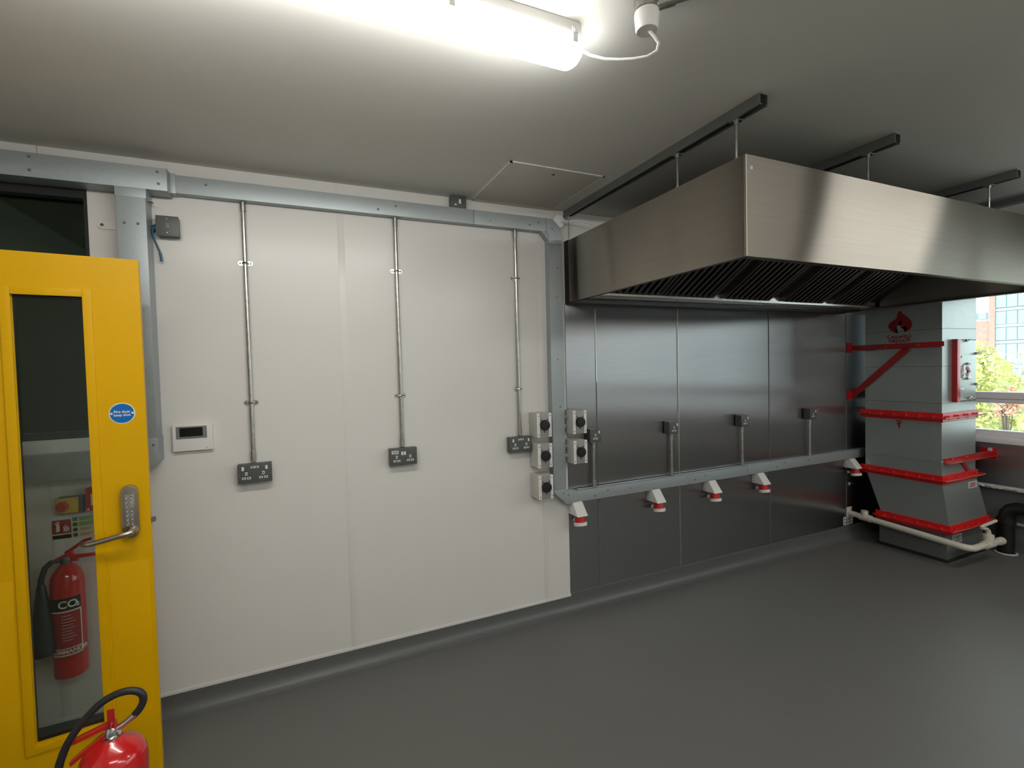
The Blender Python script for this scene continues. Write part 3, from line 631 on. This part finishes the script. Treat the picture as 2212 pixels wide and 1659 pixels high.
# access panel with wing nuts on the front face
ap = dp(MB().box(4.60, 4.892, DYF-.006, DYF-.0005, 1.214, 1.686), 'access_panel', 'galvduct', .001)
dp(MB().box(4.555, 4.600, DYF-.034, DYF-.0005, 1.213, 1.690), 'hinge_angle', 'red', .001, par=ap)
dp(MB().box(4.60, 4.892, DYF-.0075, DYF-.0060, 1.682, 1.687).box(4.60, 4.892, DYF-.0075, DYF-.006, 1.213, 1.218), 'panel_edge', 'dark', par=ap)
for x, z in ((4.74,1.68),(4.885,1.579),(4.630,1.552),(4.755,1.500),(4.756,1.386),(4.888,1.338),(4.645,1.304),(4.776,1.234)):
    q = MB(); y = DYF-.006
    q.cyl((x,y,z), (x,y-.026,z), .0035, 8).lathe((x,y,z), [(.009,0),(.011,-.003),(.008,-.012)], 14, 'y')
    for s in (-1, 1): q.tube([(x+s*.004, y-.008, z+s*.002), (x+s*.014, y-.014, z+s*.006), (x+s*.018, y-.020, z+s*.009)], [.004, .0045, .003], 8)
    dp(q, 'wing_nut', 'chrome', par=ap)
# printed flame emblems and lettering
FL_O = [(985,205),(1012,232),(1040,262),(1080,300),(1120,340),(1150,378),(1165,420),(1165,462),(1145,505),(1100,538),(1048,554),(1074,525),(1086,495),(1083,468),(1070,456),(1058,462),(1040,470),(1012,476),(1000,470),(1003,440),(1018,405),(1022,372),(1000,372),(975,400),(955,430),(938,465),(930,490),(918,520),(940,545),(966,562),(905,545),(860,515),(830,475),(820,435),(832,400),(865,368),(905,350),(938,343),(950,325),(948,285),(955,248)]
def flame(w, h, fn, name):
    pts = [((p[0]-993)/350*w, -(p[1]-383)/355*h) for p in FL_O]
    bm = bmesh.new(); vs = [bm.verts.new(fn(a, b, 0)) for a, b in pts]; f = bm.faces.new(vs)
    bmesh.ops.triangulate(bm, faces=[f], ngon_method='EAR_CLIP')
    r = bmesh.ops.extrude_face_region(bm, geom=bm.faces[:])
    dv = Vector(fn(0,0,.001)) - Vector(fn(0,0,0))
    bmesh.ops.translate(bm, verts=[e for e in r['geom'] if isinstance(e, bmesh.types.BMVert)], vec=dv)
    bmesh.ops.recalc_face_normals(bm, faces=bm.faces[:])
    me = bpy.data.meshes.new(name); bm.to_mesh(me); bm.free(); me.materials.append(M['logored'])
    ob = bpy.data.objects.new(name, me); COL.objects.link(ob); ob.parent = dt; ob.location = (0,0,0)
    me.transform(Matrix.Translation(-od)); return ob
flame(.168, .180, lambda a, b, c: (DX0-.0006-c, -.372-a, 1.846+b), 'flame_emblem')
def dtext(body, size, mw, **k):
    return text('lettering', body, size, 'logored', dt, Matrix.Translation(-od) @ mw, **k)
dtext('CASWELL', .037, face_x(DX0-.001, -.368, 1.722), arch=-1.5, space=1.12, bold=.0008)
dtext('FIRESAFE', .036, face_x(DX0-.001, -.368, 1.690), arch=-1.5, space=1.12, bold=.0008)
flame(.085, .085, lambda a, b, c: (4.775+b*.85, DYF-.0068-c, 1.440+a), 'flame_emblem')
dtext('CASWELL', .026, Matrix.Translation((4.700, DYF-.0068, 1.440)) @ Matrix.Rotation(math.pi/2, 4, 'X') @ Matrix.Rotation(-math.pi/2, 4, 'Z'), bold=.0006)
dtext('FIRESAFE', .024, Matrix.Translation((4.675, DYF-.0068, 1.440)) @ Matrix.Rotation(math.pi/2, 4, 'X') @ Matrix.Rotation(-math.pi/2, 4, 'Z'), bold=.0006)
dp(MB().prism([(-.345,1.055),(-.375,1.058),(-.395,1.045),(-.372,1.028),(-.374,1.000),(-.366,.985),(-.362,1.010),(-.350,1.035)], 'x', DX0-.0016, DX0-.0004), 'red_paint_smear', 'logored')
# cantilever brackets
def bracket_left():
    t = thing('duct_bracket', 'red wall bracket with a diagonal brace on the dark side of the duct', 'bracket', (4.40, 0, 1.65)); ob_ = Vector((4.40, 0, 1.65))
    def q(mb, n, mm='red', b=.001): mb.v = [tuple(Vector(v)-ob_) for v in mb.v]; return mb.build(n, mm, t, bevel=b)
    q(MB().box(4.345, 4.418, -.010, -.0035, 1.614, 1.700), 'wall_plate')
    q(MB().box(4.345, 4.418, -.010, -.0035, 1.205, 1.290), 'wall_plate')
    q(MB().box(4.4125, 4.4175, -.664, -.010, 1.633, 1.674).box(4.372, 4.4125, -.664, -.010, 1.633, 1.638), 'angle_arm')
    a = Vector((0, -.015, 1.243)); b = Vector((0, -.425, 1.632)); d = (b-a).normalized(); n_ = Vector((0, d.z, -d.y))*.024
    m_ = MB(); m_.hull8([Vector((4.406,0,0))+a-n_, Vector((4.406,0,0))+b-n_, Vector((4.406,0,0))+b+n_, Vector((4.406,0,0))+a+n_], [Vector((4.411,0,0))+a-n_, Vector((4.411,0,0))+b-n_, Vector((4.411,0,0))+b+n_, Vector((4.411,0,0))+a+n_])
    q(m_, 'diagonal_brace')
    for y in (-.27, -.50): q(MB().lathe((4.4125, y, 1.655), [(.011, 0), (.011, -.003), (.007, -.003), (.007, -.012), (.001, -.012)], 10, 'x'), 'bolt', 'redbolt', 0)
    q(MB().tube([(4.404,-.05,1.628),(4.404,-.10,1.630),(4.404,-.14,1.627),(4.404,-.19,1.631)], .004, 6), 'sealant_bead', 'palered', 0)
    return t
bracket_left()
def bracket_right():
    t = thing('duct_bracket', 'red bracket from the bright duct face to a plate on the window wall', 'bracket', (4.80, -.67, .78)); ob_ = Vector((4.80, -.67, .78))
    def q(mb, n, mm='red', b=.001): mb.v = [tuple(Vector(v)-ob_) for v in mb.v]; return mb.build(n, mm, t, bevel=b)
    q(MB().box(4.445, 5.138, -.654, -.6495, .750, .790).box(4.445, 5.138, -.692, -.654, .750, .755), 'angle_arm')
    q(MB().box(5.130, 5.139, -.690, -.580, .725, .815), 'wall_plate')
    q(MB().lathe((5.130, -.650, .797), [(.016, 0), (.016, -.0015), (.001, -.0015)], 16, 'x'), 'oval_sticker', 'label', 0)
    q(MB().hull8([(4.655,-.657,.750),(4.705,-.657,.750),(4.815,-.657,.662),(4.765,-.657,.662)], [(4.655,-.6505,.750),(4.705,-.6505,.750),(4.815,-.6505,.662),(4.765,-.6505,.662)]), 'diagonal_brace')
    for x in (4.55, 4.75): q(MB().lathe((x, -.654, .774), [(.009, 0), (.009, -.006), (.004, -.010)], 10, 'y'), 'bolt', 'redbolt', 0)
    return t
bracket_right()
# pipework round the duct foot
pp = thing('waste_pipe', 'cream plastic waste pipe running round the foot of the duct', 'pipe', (4.36, -.05, .20)); op = Vector((4.36, -.05, .20))
def pq(mb, n, mm='cream', b=0): mb.v = [tuple(Vector(v)-op) for v in mb.v]; return mb.build(n, mm, pp, bevel=b)
pq(MB().box(4.335, 4.40, -.012, -.0035, .186, .272), 'wall_flange', b=.002)
yc = -.840
pq(MB().tube([(4.365,-.010,.222),(4.365,-.30,.207),(4.365,-.55,.193),(4.366,-.76,.181),(4.372,-.80,.178),(4.388,-.830,.176),(4.415,-.842,.174),(4.46,yc,.172),(4.64,yc,.168),(4.80,yc,.162)], .0235, 16), 'pipe_run')
pq(MB().cyl((4.368,-.10,.216), (4.368,-.19,.212), .030, 16).cyl((4.368,-.135,.215), (4.368,-.135,.272), .027, 16), 'tee_piece')
pq(MB().cyl((4.57,yc,.170), (4.68,yc,.167), .030, 16).cyl((4.625,yc,.168), (4.625,yc,.240), .033, 16), 'tee_piece')
pq(MB().cyl((4.77,yc,.163), (4.82,yc,.161), .029, 16), 'end_cap')
pq(MB().tube([(4.625,yc,.238),(4.620,yc,.268),(4.603,yc,.284),(4.560,yc,.296),(4.528,yc,.306),(4.522,yc,.311),(4.535,yc,.315),(4.62,yc,.320),(4.73,yc,.326)], [.018,.015,.0125,.0115,.0115,.0115,.0115,.0115,.0115], 12), 'small_pipe')
wl_ = tag(MB().box(4.297, 4.427, -.0045, -.0032, .118, .188).build('wall_label', 'label'), 'small white label low on the steel wall beside the waste pipe', 'label')
for a, b, z in ((4.335,4.415,.170),(4.335,4.39,.158),(4.305,4.415,.142),(4.305,4.395,.131)): MB().box(a, b, -.0051, -.0043, z-.0028, z+.0028).build('print_line', 'metalclad', wl_)
MB().lathe((4.315, -.0045, .166), [(.009, 0), (.009, -.0007), (.0005, -.0007)], 12, 'y').build('round_mark', 'metalclad', wl_)
cl = thing('pipe_clip', 'small white clip on the steel wall above the waste pipe', 'clip', (4.372, -.0035, .476))
MB().box(-.006, .006, -.012, 0, -.012, .012).build('base', 'label', cl, bevel=.002); MB().cyl((-.002,-.012,0), (.05,-.016,.004), .0035, 8).build('peg', 'metalclad', cl)
bp = thing('soil_pipe', 'black soil pipe with an elbow at the window wall, right of the duct', 'pipe', (5.065, -.775, 0)); 
MB().cyl((0,0,.012), (0,0,.275), .050, 24).build('pipe', 'black', bp)
MB().lathe((0,0,.235), [(.050,0),(.057,.004),(.057,.050),(.051,.054)], 24).build('collar', 'black', bp)
MB().tube([(0,0,.28),(0,-.008,.318),(.0,-.028,.348),(.0,-.060,.366),(.0,-.10,.370),(.0,-.40,.374)], .050, 24).build('elbow', 'black', bp)
MB().tube([(.062*math.cos(a*math.pi/12), .062*math.sin(a*math.pi/12), .006) for a in range(25)], .006, 8).build('floor_ring', 'label', bp)
tag(MB().tube([(5.13,-.80,.232),(5.13,-1.1,.226),(5.13,-1.6,.222)], .013, 12).build('wall_pipe', 'cream'), 'thin pale pipe low on the window wall behind the black pipe', 'pipe')

# ================================================================ YELLOW DOOR
ang = math.radians(7.92)
dr = thing('fire_door', 'open yellow fire door with a tall glass panel and keypad lock', 'door', (-.518, -.424, .006), (0, 0, ang))
# local: u runs to the left of the free edge (negative), y back (+) is the leaf thickness, z up
DW, DTK, DH = .838, .044, 1.984
OX0, OX1, OZ0, OZ1 = -.352, -.160, .278, 1.842
lf = MB(); lf.box(-DW, OX0, 0, DTK, 0, DH); lf.box(OX1, 0, 0, DTK, 0, DH); lf.box(OX0, OX1, 0, DTK, 0, OZ0); lf.box(OX0, OX1, 0, DTK, OZ1, DH)
leaf = lf.build('leaf', 'yellow', dr)
bd = MB()
for (x0, x1, z0, z1) in ((OX0-.022, OX0+.004, OZ0-.022, OZ1+.022), (OX1-.004, OX1+.022, OZ0-.022, OZ1+.022), (OX0+.004, OX1-.004, OZ1-.004, OZ1+.022), (OX0+.004, OX1-.004, OZ0-.022, OZ0+.004)):
    bd.box(x0, x1, -.006, .0, z0, z1)
# sloped inner bead
bd.hull8([(OX0,.0,OZ0),(OX0+.006,.014,OZ0),(OX0+.006,.014,OZ1),(OX0,.0,OZ1)], [(OX0-.001,-.004,OZ0),(OX0-.001,.016,OZ0),(OX0-.001,.016,OZ1),(OX0-.001,-.004,OZ1)])
bd.box(OX0, OX1, .0, .014, OZ0-.001, OZ0+.010)
bd.build('glazing_bead', 'yellow', dr, bevel=.0015)
gs = MB(); e = .006
gs.box(OX0, OX0+e, .013, .030, OZ0, OZ1).box(OX1-e, OX1, .006, .030, OZ0, OZ1).box(OX0, OX1, .013, .030, OZ0, OZ0+.012).box(OX0, OX1, .013, .030, OZ1-.010, OZ1)
gs.build('gasket', 'black', dr)
MB().box(OX0+e, OX1-e, .019, .026, OZ0+.010, OZ1-.008).build('glass_pane', 'doorglass', dr)
# shallow moulded ledges: lower panel step beside and under the lock
st = MB(); st.box(OX1+.030, -.012, -.0018, 0, .02, .862); st.box(-DW+.05, OX0-.030, -.0018, 0, .02, .87)
st.build('raised_panel', 'yellow', dr, bevel=.0008)
# latch bolt and keypad lock
MB().hull8([(.0005,.012,.993),(.0005,.030,.993),(.0005,.030,1.013),(.0005,.012,1.013)], [(.014,.026,.994),(.014,.030,.994),(.014,.030,1.012),(.014,.026,1.012)]).build('latch_bolt', 'conduit', dr)
lk = MB().prism(capsule(-.058, 1.054, .052, .196), 'y', -.022, -.0003).build('keypad_lock', 'satin', dr, bevel=.006)
kp = MB().box(-.073, -.044, -.0235, -.0215, 1.000, 1.118).build('button_panel', 'conduit', lk, bevel=.001)
for r_ in range(7):
    for c_ in (0, 1):
        MB().lathe((-.0655 + c_*.0140, -.0230, 1.108 - r_*.0165), [(.0046, 0), (.0046, -.0035), (.0034, -.0050), (.0006, -.0040)], 12, 'y').build('button', 'chrome', lk)
MB().lathe((-.052, -.022, .985), [(.017, .002), (.017, -.004), (.013, -.010), (.012, -.030)], 20, 'y').build('lever_rose', 'satin', lk)
MB().tube([(-.052,-.030,.985),(-.052,-.050,.985),(-.056,-.058,.985),(-.066,-.062,.983),(-.095,-.060,.979),(-.135,-.056,.971),(-.168,-.054,.966),(-.184,-.052,.966),(-.192,-.046,.967),(-.194,-.036,.969)], [.010,.010,.0105,.0105,.010,.0095,.0085,.0080,.0075,.0065], 12).build('lever_handle', 'satin', lk)
# blue sign
sg = MB().prism(circ(-.069, 1.417, .0385, 36), 'y', -.0012, -.0002).build('sign_rim', 'white', dr)
MB().prism(circ(-.069, 1.417, .0355, 36), 'y', -.0018, -.0010).build('sign_face', 'blue', sg)
for s in (-1, 1): MB().lathe((-.069+s*.031, -.0018, 1.417), [(.0042,0),(.0042,-.0014),(.0018,-.0014),(.0018,-.0004),(.0002,-.0004)], 12, 'y').build('screw', 'white', sg)
text('lettering', 'Fire door', .0125, 'white', sg, face_y(-.069, -.0022, 1.4225), bold=.0003, depth=.0003)
text('lettering', 'keep shut', .0125, 'white', sg, face_y(-.069, -.0022, 1.4105), bold=.0003, depth=.0003)

# ================================================================ WALL THINGS SEEN THROUGH THE DOOR GLASS
es = thing('emergency_stop', 'yellow box with a red emergency stop button seen through the door glass', 'stop button', (-.890, -.003, 1.022))
MB().box(-.036, .050, -.030, 0, -.036, .036).build('back_box', 'metalclad', es, bevel=.004)
MB().box(-.040, .034, -.040, -.0305, -.030, .034).build('yellow_cover', 'estop', es, bevel=.002)
MB().lathe((-.012, -.040, .002), [(.010, 0), (.010, -.012), (.021, -.013), (.021, -.021), (.015, -.026), (.001, -.027)], 24, 'y').build('red_button', 'redplastic', es)
for x, z in ((-.036,-.026),(.030,-.026),(.030,.030),(-.036,.030)): MB().lathe((x, -.040, z), [(.0018,0),(.0018,-.0006),(.0003,-.0006)], 8, 'y').build('screw', 'black', es)
cp = thing('call_point', 'red call point box behind the right edge of the door glass', 'call point', (-.786, -.003, 1.040))
MB().box(-.042, .042, -.045, 0, -.048, .048).build('red_case', 'redplastic', cp, bevel=.004)
MB().box(-.024, .024, -.048, -.044, -.024, .024).build('break_glass', 'white', cp, bevel=.001)
MB().lathe((-.034, -.045, -.040), [(.004,0),(.004,-.003),(.001,-.004)], 10, 'y').build('test_key_cover', 'white', cp)
s1 = thing('extinguisher_sign', 'red and white fire extinguisher pictogram sign seen through the door glass', 'sign', (-.926, -.003, .918))
MB().box(-.033, .033, -.0015, 0, -.042, .042).build('plate', 'palesign', s1)
MB().box(-.031, .031, -.0020, -.0015, -.018, .040).build('red_field', 'signred', s1)
MB().box(-.031, .031, -.0020, -.0015, -.040, -.024).build('black_band', 'black', s1)
MB().prism(capsule(-.014, .008, .015, .036), 'y', -.0024, -.0019).box(-.018, -.006, -.0024, -.0019, .028, .032).box(-.022, -.018, -.0024, -.0019, -.005, .028).build('extinguisher_pictogram', 'white', s1)
fl = MB()
for dx, dz, h in ((.008,-.010,.028),(.015,-.012,.036),(.022,-.010,.026)): fl.prism([(dx-.003,dz),(dx+.002,dz),(dx+.004,dz+h*.4),(dx+.001,dz+h*.7),(dx+.004,dz+h),(dx-.003,dz+h*.65),(dx-.001,dz+h*.35)], 'y', -.0024, -.0019)
fl.build('flame_pictogram', 'white', s1)
s2 = thing('instruction_sign', 'pale green and cream instruction sign right of the red pictogram sign', 'sign', (-.851, -.003, .921))
MB().box(-.040, .040, -.0015, 0, -.046, .046).build('plate', 'palesign', s2)
for i in range(4):
    z = .034 - i*.0225; mm = 'lightgreen' if i < 2 else 'palesign'
    MB().box(-.018, .037, -.0019, -.0014, z-.010, z+.010).build('text_field', mm, s2)
    MB().prism(circ(-.030, z, .0085, 12) if i > 1 else [(-.038,z-.008),(-.022,z-.008),(-.022,z+.008),(-.038,z+.008)], 'y', -.0019, -.0014).build('pictogram', 'greensign' if i < 2 else 'metalclad', s2)
    for k in range(3): MB().box(-.014, .030 - k*.006, -.0022, -.0018, z+.0045-k*.0045-.0008, z+.0045-k*.0045+.0008).build('print_line', 'greensign' if i < 2 else 'signred', s2)
# CO2 extinguisher on the wall
ce = thing('fire_extinguisher', 'red carbon dioxide extinguisher with a black horn hung on the wall behind the door glass', 'fire extinguisher', (-.888, -.090, .335))
R_ = .056
MB().lathe((0,0,0), [(.001,.0),(R_-.010,.0),(R_-.002,.006),(R_,.020),(R_,.385),(R_*.94,.410),(R_*.78,.432),(R_*.52,.450),(R_*.36,.458),(.017,.464),(.017,.475)], 32).build('cylinder', 'extred', ce)
MB().lathe((0,0,.462), [(.019,0),(.019,.022),(.014,.030)], 20).cyl((0,0,.475), (-.048,-.004,.475), .009, 12).build('valve', 'metalclad', ce)
MB().hull8([(-.030,-.009,.478),(.040,-.009,.466),(.040,.009,.466),(-.030,.009,.478)], [(-.034,-.009,.486),(.020,-.009,.512),(.020,.009,.512),(-.034,.009,.486)]).build('valve_head', 'extred', ce, bevel=.002)
MB().hull8([(.018,-.008,.478),(.125,-.008,.478),(.125,.008,.478),(.018,.008,.478)], [(.018,-.008,.494),(.125,-.008,.488),(.125,.008,.488),(.018,.008,.494)]).build('carry_handle', 'extred', ce, bevel=.002)
MB().tube([(.000,0,.503),(.030,0,.522),(.062,0,.545),(.088,0,.551)], [.008,.007,.007,.006], 8).build('squeeze_lever', 'extred', ce)
MB().tube([(-.045,-.004,.475),(-.060,-.02,.46),(-.070,-.03,.42),(-.075,-.032,.36)], .010, 12).build('swivel_hose', 'rubber', ce)
MB().lathe((-.068,-.040,.120), [(.040,0),(.040,.012),(.034,.10),(.024,.20),(.014,.27),(.010,.285)], 24).build('horn', 'rubber', ce)
def arc_patch(mb, R, a0, a1, z0, z1, n=10, t=.0008):
    v = []; f = []
    for i in range(n+1):
        a = a0 + (a1-a0)*i/n
        for rr in (R, R+t):
            for z in (z0, z1): v.append((rr*math.sin(a), -rr*math.cos(a), z))
    for i in range(n):
        b = i*4; c = b+4
        f += [(b+2,c+2,c+3,b+3),(b+1,b+3,c+3,c+1),(b,c,c+2,b+2),(b,b+1,c+1,c)]
    f += [(0,2,3,1),(n*4,n*4+1,n*4+3,n*4+2)]
    return mb.add(v, f)
arc_patch(MB(), R_, -.75, 1.05, .285, .335).build('black_band', 'black', ce)
arc_patch(MB(), R_, -.75, 1.05, .090, .284).build('label_panel', 'signred', ce)
bdr = MB()
arc_patch(bdr, R_+.0008, .98, 1.05, .105, .283); arc_patch(bdr, R_+.0008, -.75, 1.05, .278, .283); arc_patch(bdr, R_+.0008, -.75, 1.05, .100, .105); arc_patch(bdr, R_+.0008, -.75, 1.05, .128, .131)
for k in range(9): arc_patch(bdr, R_+.0008, -.10, .45 + .3*((k*7) % 5)/5, .262-k*.0125, .2635-k*.0125)
bdr.build('label_print', 'white', ce)
def on_cyl(z, ang_): # matrix: text wraps the cylinder about its own axis
    return Matrix.Rotation(ang_, 4, 'Z') @ Matrix.Translation((0, -R_-.0012, z)) @ Matrix.Rotation(math.pi/2, 4, 'X')
def ctext(body, size, z, a, **k): return text('lettering', body, size, 'white', ce, on_cyl(z, a), bend=R_+.0012, **k)
ctext('CO', .042, .308, .30, bold=.001); ctext('2', .022, .300, .86, bold=.0006)
ctext('COMMANDER', .021, .1165, .25, bold=.0006)

# ================================================================ FOREGROUND EXTINGUISHER
fe = thing('fire_extinguisher', 'red extinguisher with a looped black hose standing in front of the yellow door', 'fire extinguisher', (-.505, -.97, 0))
R2 = .080
MB().lathe((0,0,0), [(R2-.012,.0),(R2-.002,.004),(R2,.02),(R2,.470),(R2*.965,.492),(R2*.86,.512),(R2*.68,.528),(R2*.45,.540),(.030,.545),(.024,.549)], 40).build('cylinder', 'extred', fe)
MB().lathe((0,0,0), [(R2+.002,.0),(R2+.003,.003),(R2+.002,.028),(R2,.030)], 40).build('base_skirt', 'rubber', fe)
MB().lathe((0,0,.546), [(.022,0),(.022,.008),(.016,.010),(.016,.024),(.012,.032)], 20).build('valve_collar', 'chrome', fe)
MB().cyl((.008,-.0,.566), (.032,-.0,.578), .009, 14).cyl((.030,0,.577), (.058,0,.597), .0085, 14, r1=.010).build('hose_coupling', 'chrome', fe)
MB().box(-.008, .012, -.010, .010, .560, .592).build('valve_head', 'extred', fe, bevel=.003)
MB().hull8([(-.004,-.011,.580),(-.085,-.009,.558),(-.085,.009,.558),(-.004,.011,.580)], [(-.004,-.011,.592),(-.088,-.009,.567),(-.088,.009,.567),(-.004,.011,.592)]).build('squeeze_lever', 'extred', fe, bevel=.002)
MB().hull8([(-.004,-.010,.561),(-.090,-.009,.500),(-.090,.009,.500),(-.004,.010,.561)], [(-.004,-.010,.574),(-.093,-.009,.512),(-.093,.009,.512),(-.004,.010,.574)]).build('carry_handle', 'extred', fe, bevel=.002)
MB().box(-.004, .013, -.014, -.011, .588, .634).build('safety_tag', 'redplastic', fe, bevel=.001)
MB().tube([(.004,-.016,.575),(.004,-.018,.589),(.006,-.013,.596)], .0015, 6).build('safety_pin', 'chrome', fe)
def smooth_path(P, k=5):
    P = [Vector(p) for p in P]; out = []
    for i in range(len(P)-1):
        p0, p1, p2, p3 = P[max(i-1,0)], P[i], P[i+1], P[min(i+2, len(P)-1)]
        for j in range(k):
            t = j/k; out.append(.5*((2*p1) + (p2-p0)*t + (2*p0-5*p1+4*p2-p3)*t*t + (3*p1-p0-3*p2+p3)*t**3))
    out.append(P[-1]); return out
hose = [(.055,0,.596),(.066,0,.608),(.075,0,.628),(.074,0,.648),(.060,0,.662),(.036,0,.668),(.008,0,.664),(-.022,-.002,.650),(-.054,-.004,.620),(-.084,-.006,.582),(-.104,-.008,.540),(-.116,-.010,.490),(-.118,-.010,.40),(-.112,-.008,.28),(-.104,-.004,.16)]
MB().tube(smooth_path(hose), .0098, 14).build('hose', 'rubber', fe)
MB().cyl((-.104,-.004,.165), (-.100,-.003,.07), .012, 14, r1=.009).build('nozzle', 'rubber', fe)
MB().box(-.118, -.078, -.012, .010, .20, .214).build('hose_clip', 'rubber', fe)

# ================================================================ OUTSIDE THE WINDOW
M['facade'] = mat('grey_render', (0.55, 0.50, 0.52, 1), 0.7)
M['brick'] = mat('red_brick_far', (0.55, 0.33, 0.27, 1), 0.8, vary=0.12, vscale=3)
M['curtain'] = mat('pale_cyan_glazing', (0.42, 0.66, 0.66, 1), 0.25, spec=0.6)
M['mull'] = mat('grey_mullion', (0.36, 0.44, 0.47, 1), 0.6)
M['ground'] = mat('street_ground', (0.42, 0.42, 0.40, 1), 0.9, vary=0.1, vscale=0.5)
M['leafy'] = mat('yellow_green_leaves', (0.74, 0.74, 0.34, 1), 0.6, vary=0.25, vscale=1.5)
M['leafg'] = mat('pale_green_leaves', (0.70, 0.75, 0.60, 1), 0.6, vary=0.25, vscale=1.5)
M['leafo'] = mat('orange_leaves', (0.78, 0.50, 0.36, 1), 0.6, vary=0.2, vscale=1.5)
M['bark'] = mat('bark', (0.16, 0.12, 0.09, 1), 0.9)
struct(MB().box(8, 90, -60, 60, -5.2, -5.0).build('ground', 'ground'))
bu = thing('office_building', 'pale glazed office building with a brick stair tower beyond the trees', 'building', (104, 30, -5))
ob3 = Vector((104, 30, -5))
def bq(mb, n, mm, par=None): mb.v = [tuple(Vector(v)-ob3) for v in mb.v]; return mb.build(n, mm, par or bu)
bq(MB().box(100.4, 112, 10, 35.9, -5, 20), 'wall', 'mull')
bq(MB().box(100, 108, 35.9, 36.6, -5, 20), 'brick_tower', 'brick')
bq(MB().box(100.2, 110, 36.6, 60, -5, 7.2), 'brick_wing', 'brick')
bq(MB().box(100.2, 110, 36.6, 60, 7.2, 9.4), 'rendered_storey', 'facade')
for y in (36.9, 38.1, 41, 44):
    f = bq(MB().box(100.05, 100.25, y, y+.9, 7.45, 8.45), 'window', 'mull'); bq(MB().box(100.0, 100.1, y+.08, y+.82, 7.53, 8.37), 'pane', 'curtain', f)
for r, (z0, z1) in enumerate(((-4.6,-2.9),(-2.2,-.4),(.6,3.4),(4.05,5.95),(6.5,8.45),(9.1,11.0),(11.6,13.5))):
    for c in range(14):
        y1 = 35.85 - c*1.27; bq(MB().box(100.2, 100.38, y1-1.18, y1, z0, z1), 'pane', 'curtain')
    bq(MB().box(100.25, 100.42, 17.8, 35.9, z1+.1, z1+.5), 'floor_band', 'facade')
def tree(name, label, loc, crown, h0, h1, leafm, n, size, r):
    rnd = random.Random(int(loc[1]*100) + n)
    t = thing(name, label, 'tree', (loc[0], loc[1], -5))
    q = MB(); q.tube([(0,0,0),(.05,.03,h0*.5),(0,-.02,h0+.6)], [.017*(1+r),.013*(1+r),.008*(1+r)], 8)
    for k in range(9):
        a = rnd.uniform(0, 6.28); e = rnd.uniform(.5, .95)
        q.tube([(0,0,h0*.75+k*.12),(r*.4*math.cos(a), r*.4*math.sin(a), h0+ (h1-h0)*.3), (r*.8*math.cos(a)*e, r*.8*math.sin(a)*e, h0+(h1-h0)*rnd.uniform(.4,.85))], [.014,.009,.005], 6)
    q.build('trunk', 'bark', t)
    cl_ = []
    for k in range(26):
        a, b = rnd.uniform(0, 6.28), rnd.uniform(-1, 1); rr = rnd.uniform(.25, .85)
        cl_.append((r*rr*math.cos(a)*math.sqrt(1-b*b), r*rr*math.sin(a)*math.sqrt(1-b*b), (h0+h1)/2 + (h1-h0)/2*rr*b, r*rnd.uniform(.22,.38)))
    v = []; f = []
    for k in range(n):
        cx, cy, cz, cr = rnd.choice(cl_); a = rnd.uniform(0, 6.28); b = rnd.uniform(-1, 1); rr = cr*rnd.uniform(.5, 1)**.5
        p = Vector((cx+rr*math.cos(a)*math.sqrt(1-b*b), cy+rr*math.sin(a)*math.sqrt(1-b*b), cz+rr*b))
        u = Vector((rnd.gauss(0,1), rnd.gauss(0,1), rnd.gauss(0,1))).normalized(); w_ = u.orthogonal().normalized(); w_.rotate(Matrix.Rotation(rnd.uniform(0,6.28), 3, u)); s_ = size*rnd.uniform(.6,1.3)
        o_ = len(v); v += [p-u*s_, p+w_*s_*.45, p+u*s_, p-w_*s_*.45]; f.append((o_, o_+1, o_+2, o_+3))
    me = bpy.data.meshes.new('foliage'); me.from_pydata([tuple(x) for x in v], [], f); me.materials.append(M[leafm])
    fo = bpy.data.objects.new('foliage', me); COL.objects.link(fo); fo.parent = t; fo['kind'] = 'stuff'
    return t
tree('autumn_tree', 'yellow-green autumn tree nearest to the duct, outside the window', (16.2, 4.05, 0), 0, 4.2, 7.3, 'leafy', 7000, .075, 1.15)
tree('autumn_tree', 'yellow tree at the right edge of the window view', (15.2, 2.05, 0), 0, 4.0, 7.0, 'leafy', 6000, .075, .95)
tree('green_tree', 'pale green tree filling the lower part of the window view', (18.5, 3.7, 0), 0, 2.6, 6.55, 'leafg', 9000, .085, 2.3)
tree('green_tree', 'pale green tree low behind the window transom at the right', (17.0, 1.2, 0), 0, 2.4, 6.1, 'leafg', 7000, .085, 1.9)
tree('orange_shrub', 'small orange-leaved tree among the green ones outside', (14.0, 2.55, 0), 0, 5.15, 5.95, 'leafo', 900, .045, .26)
bpy.context.view_layer.update()
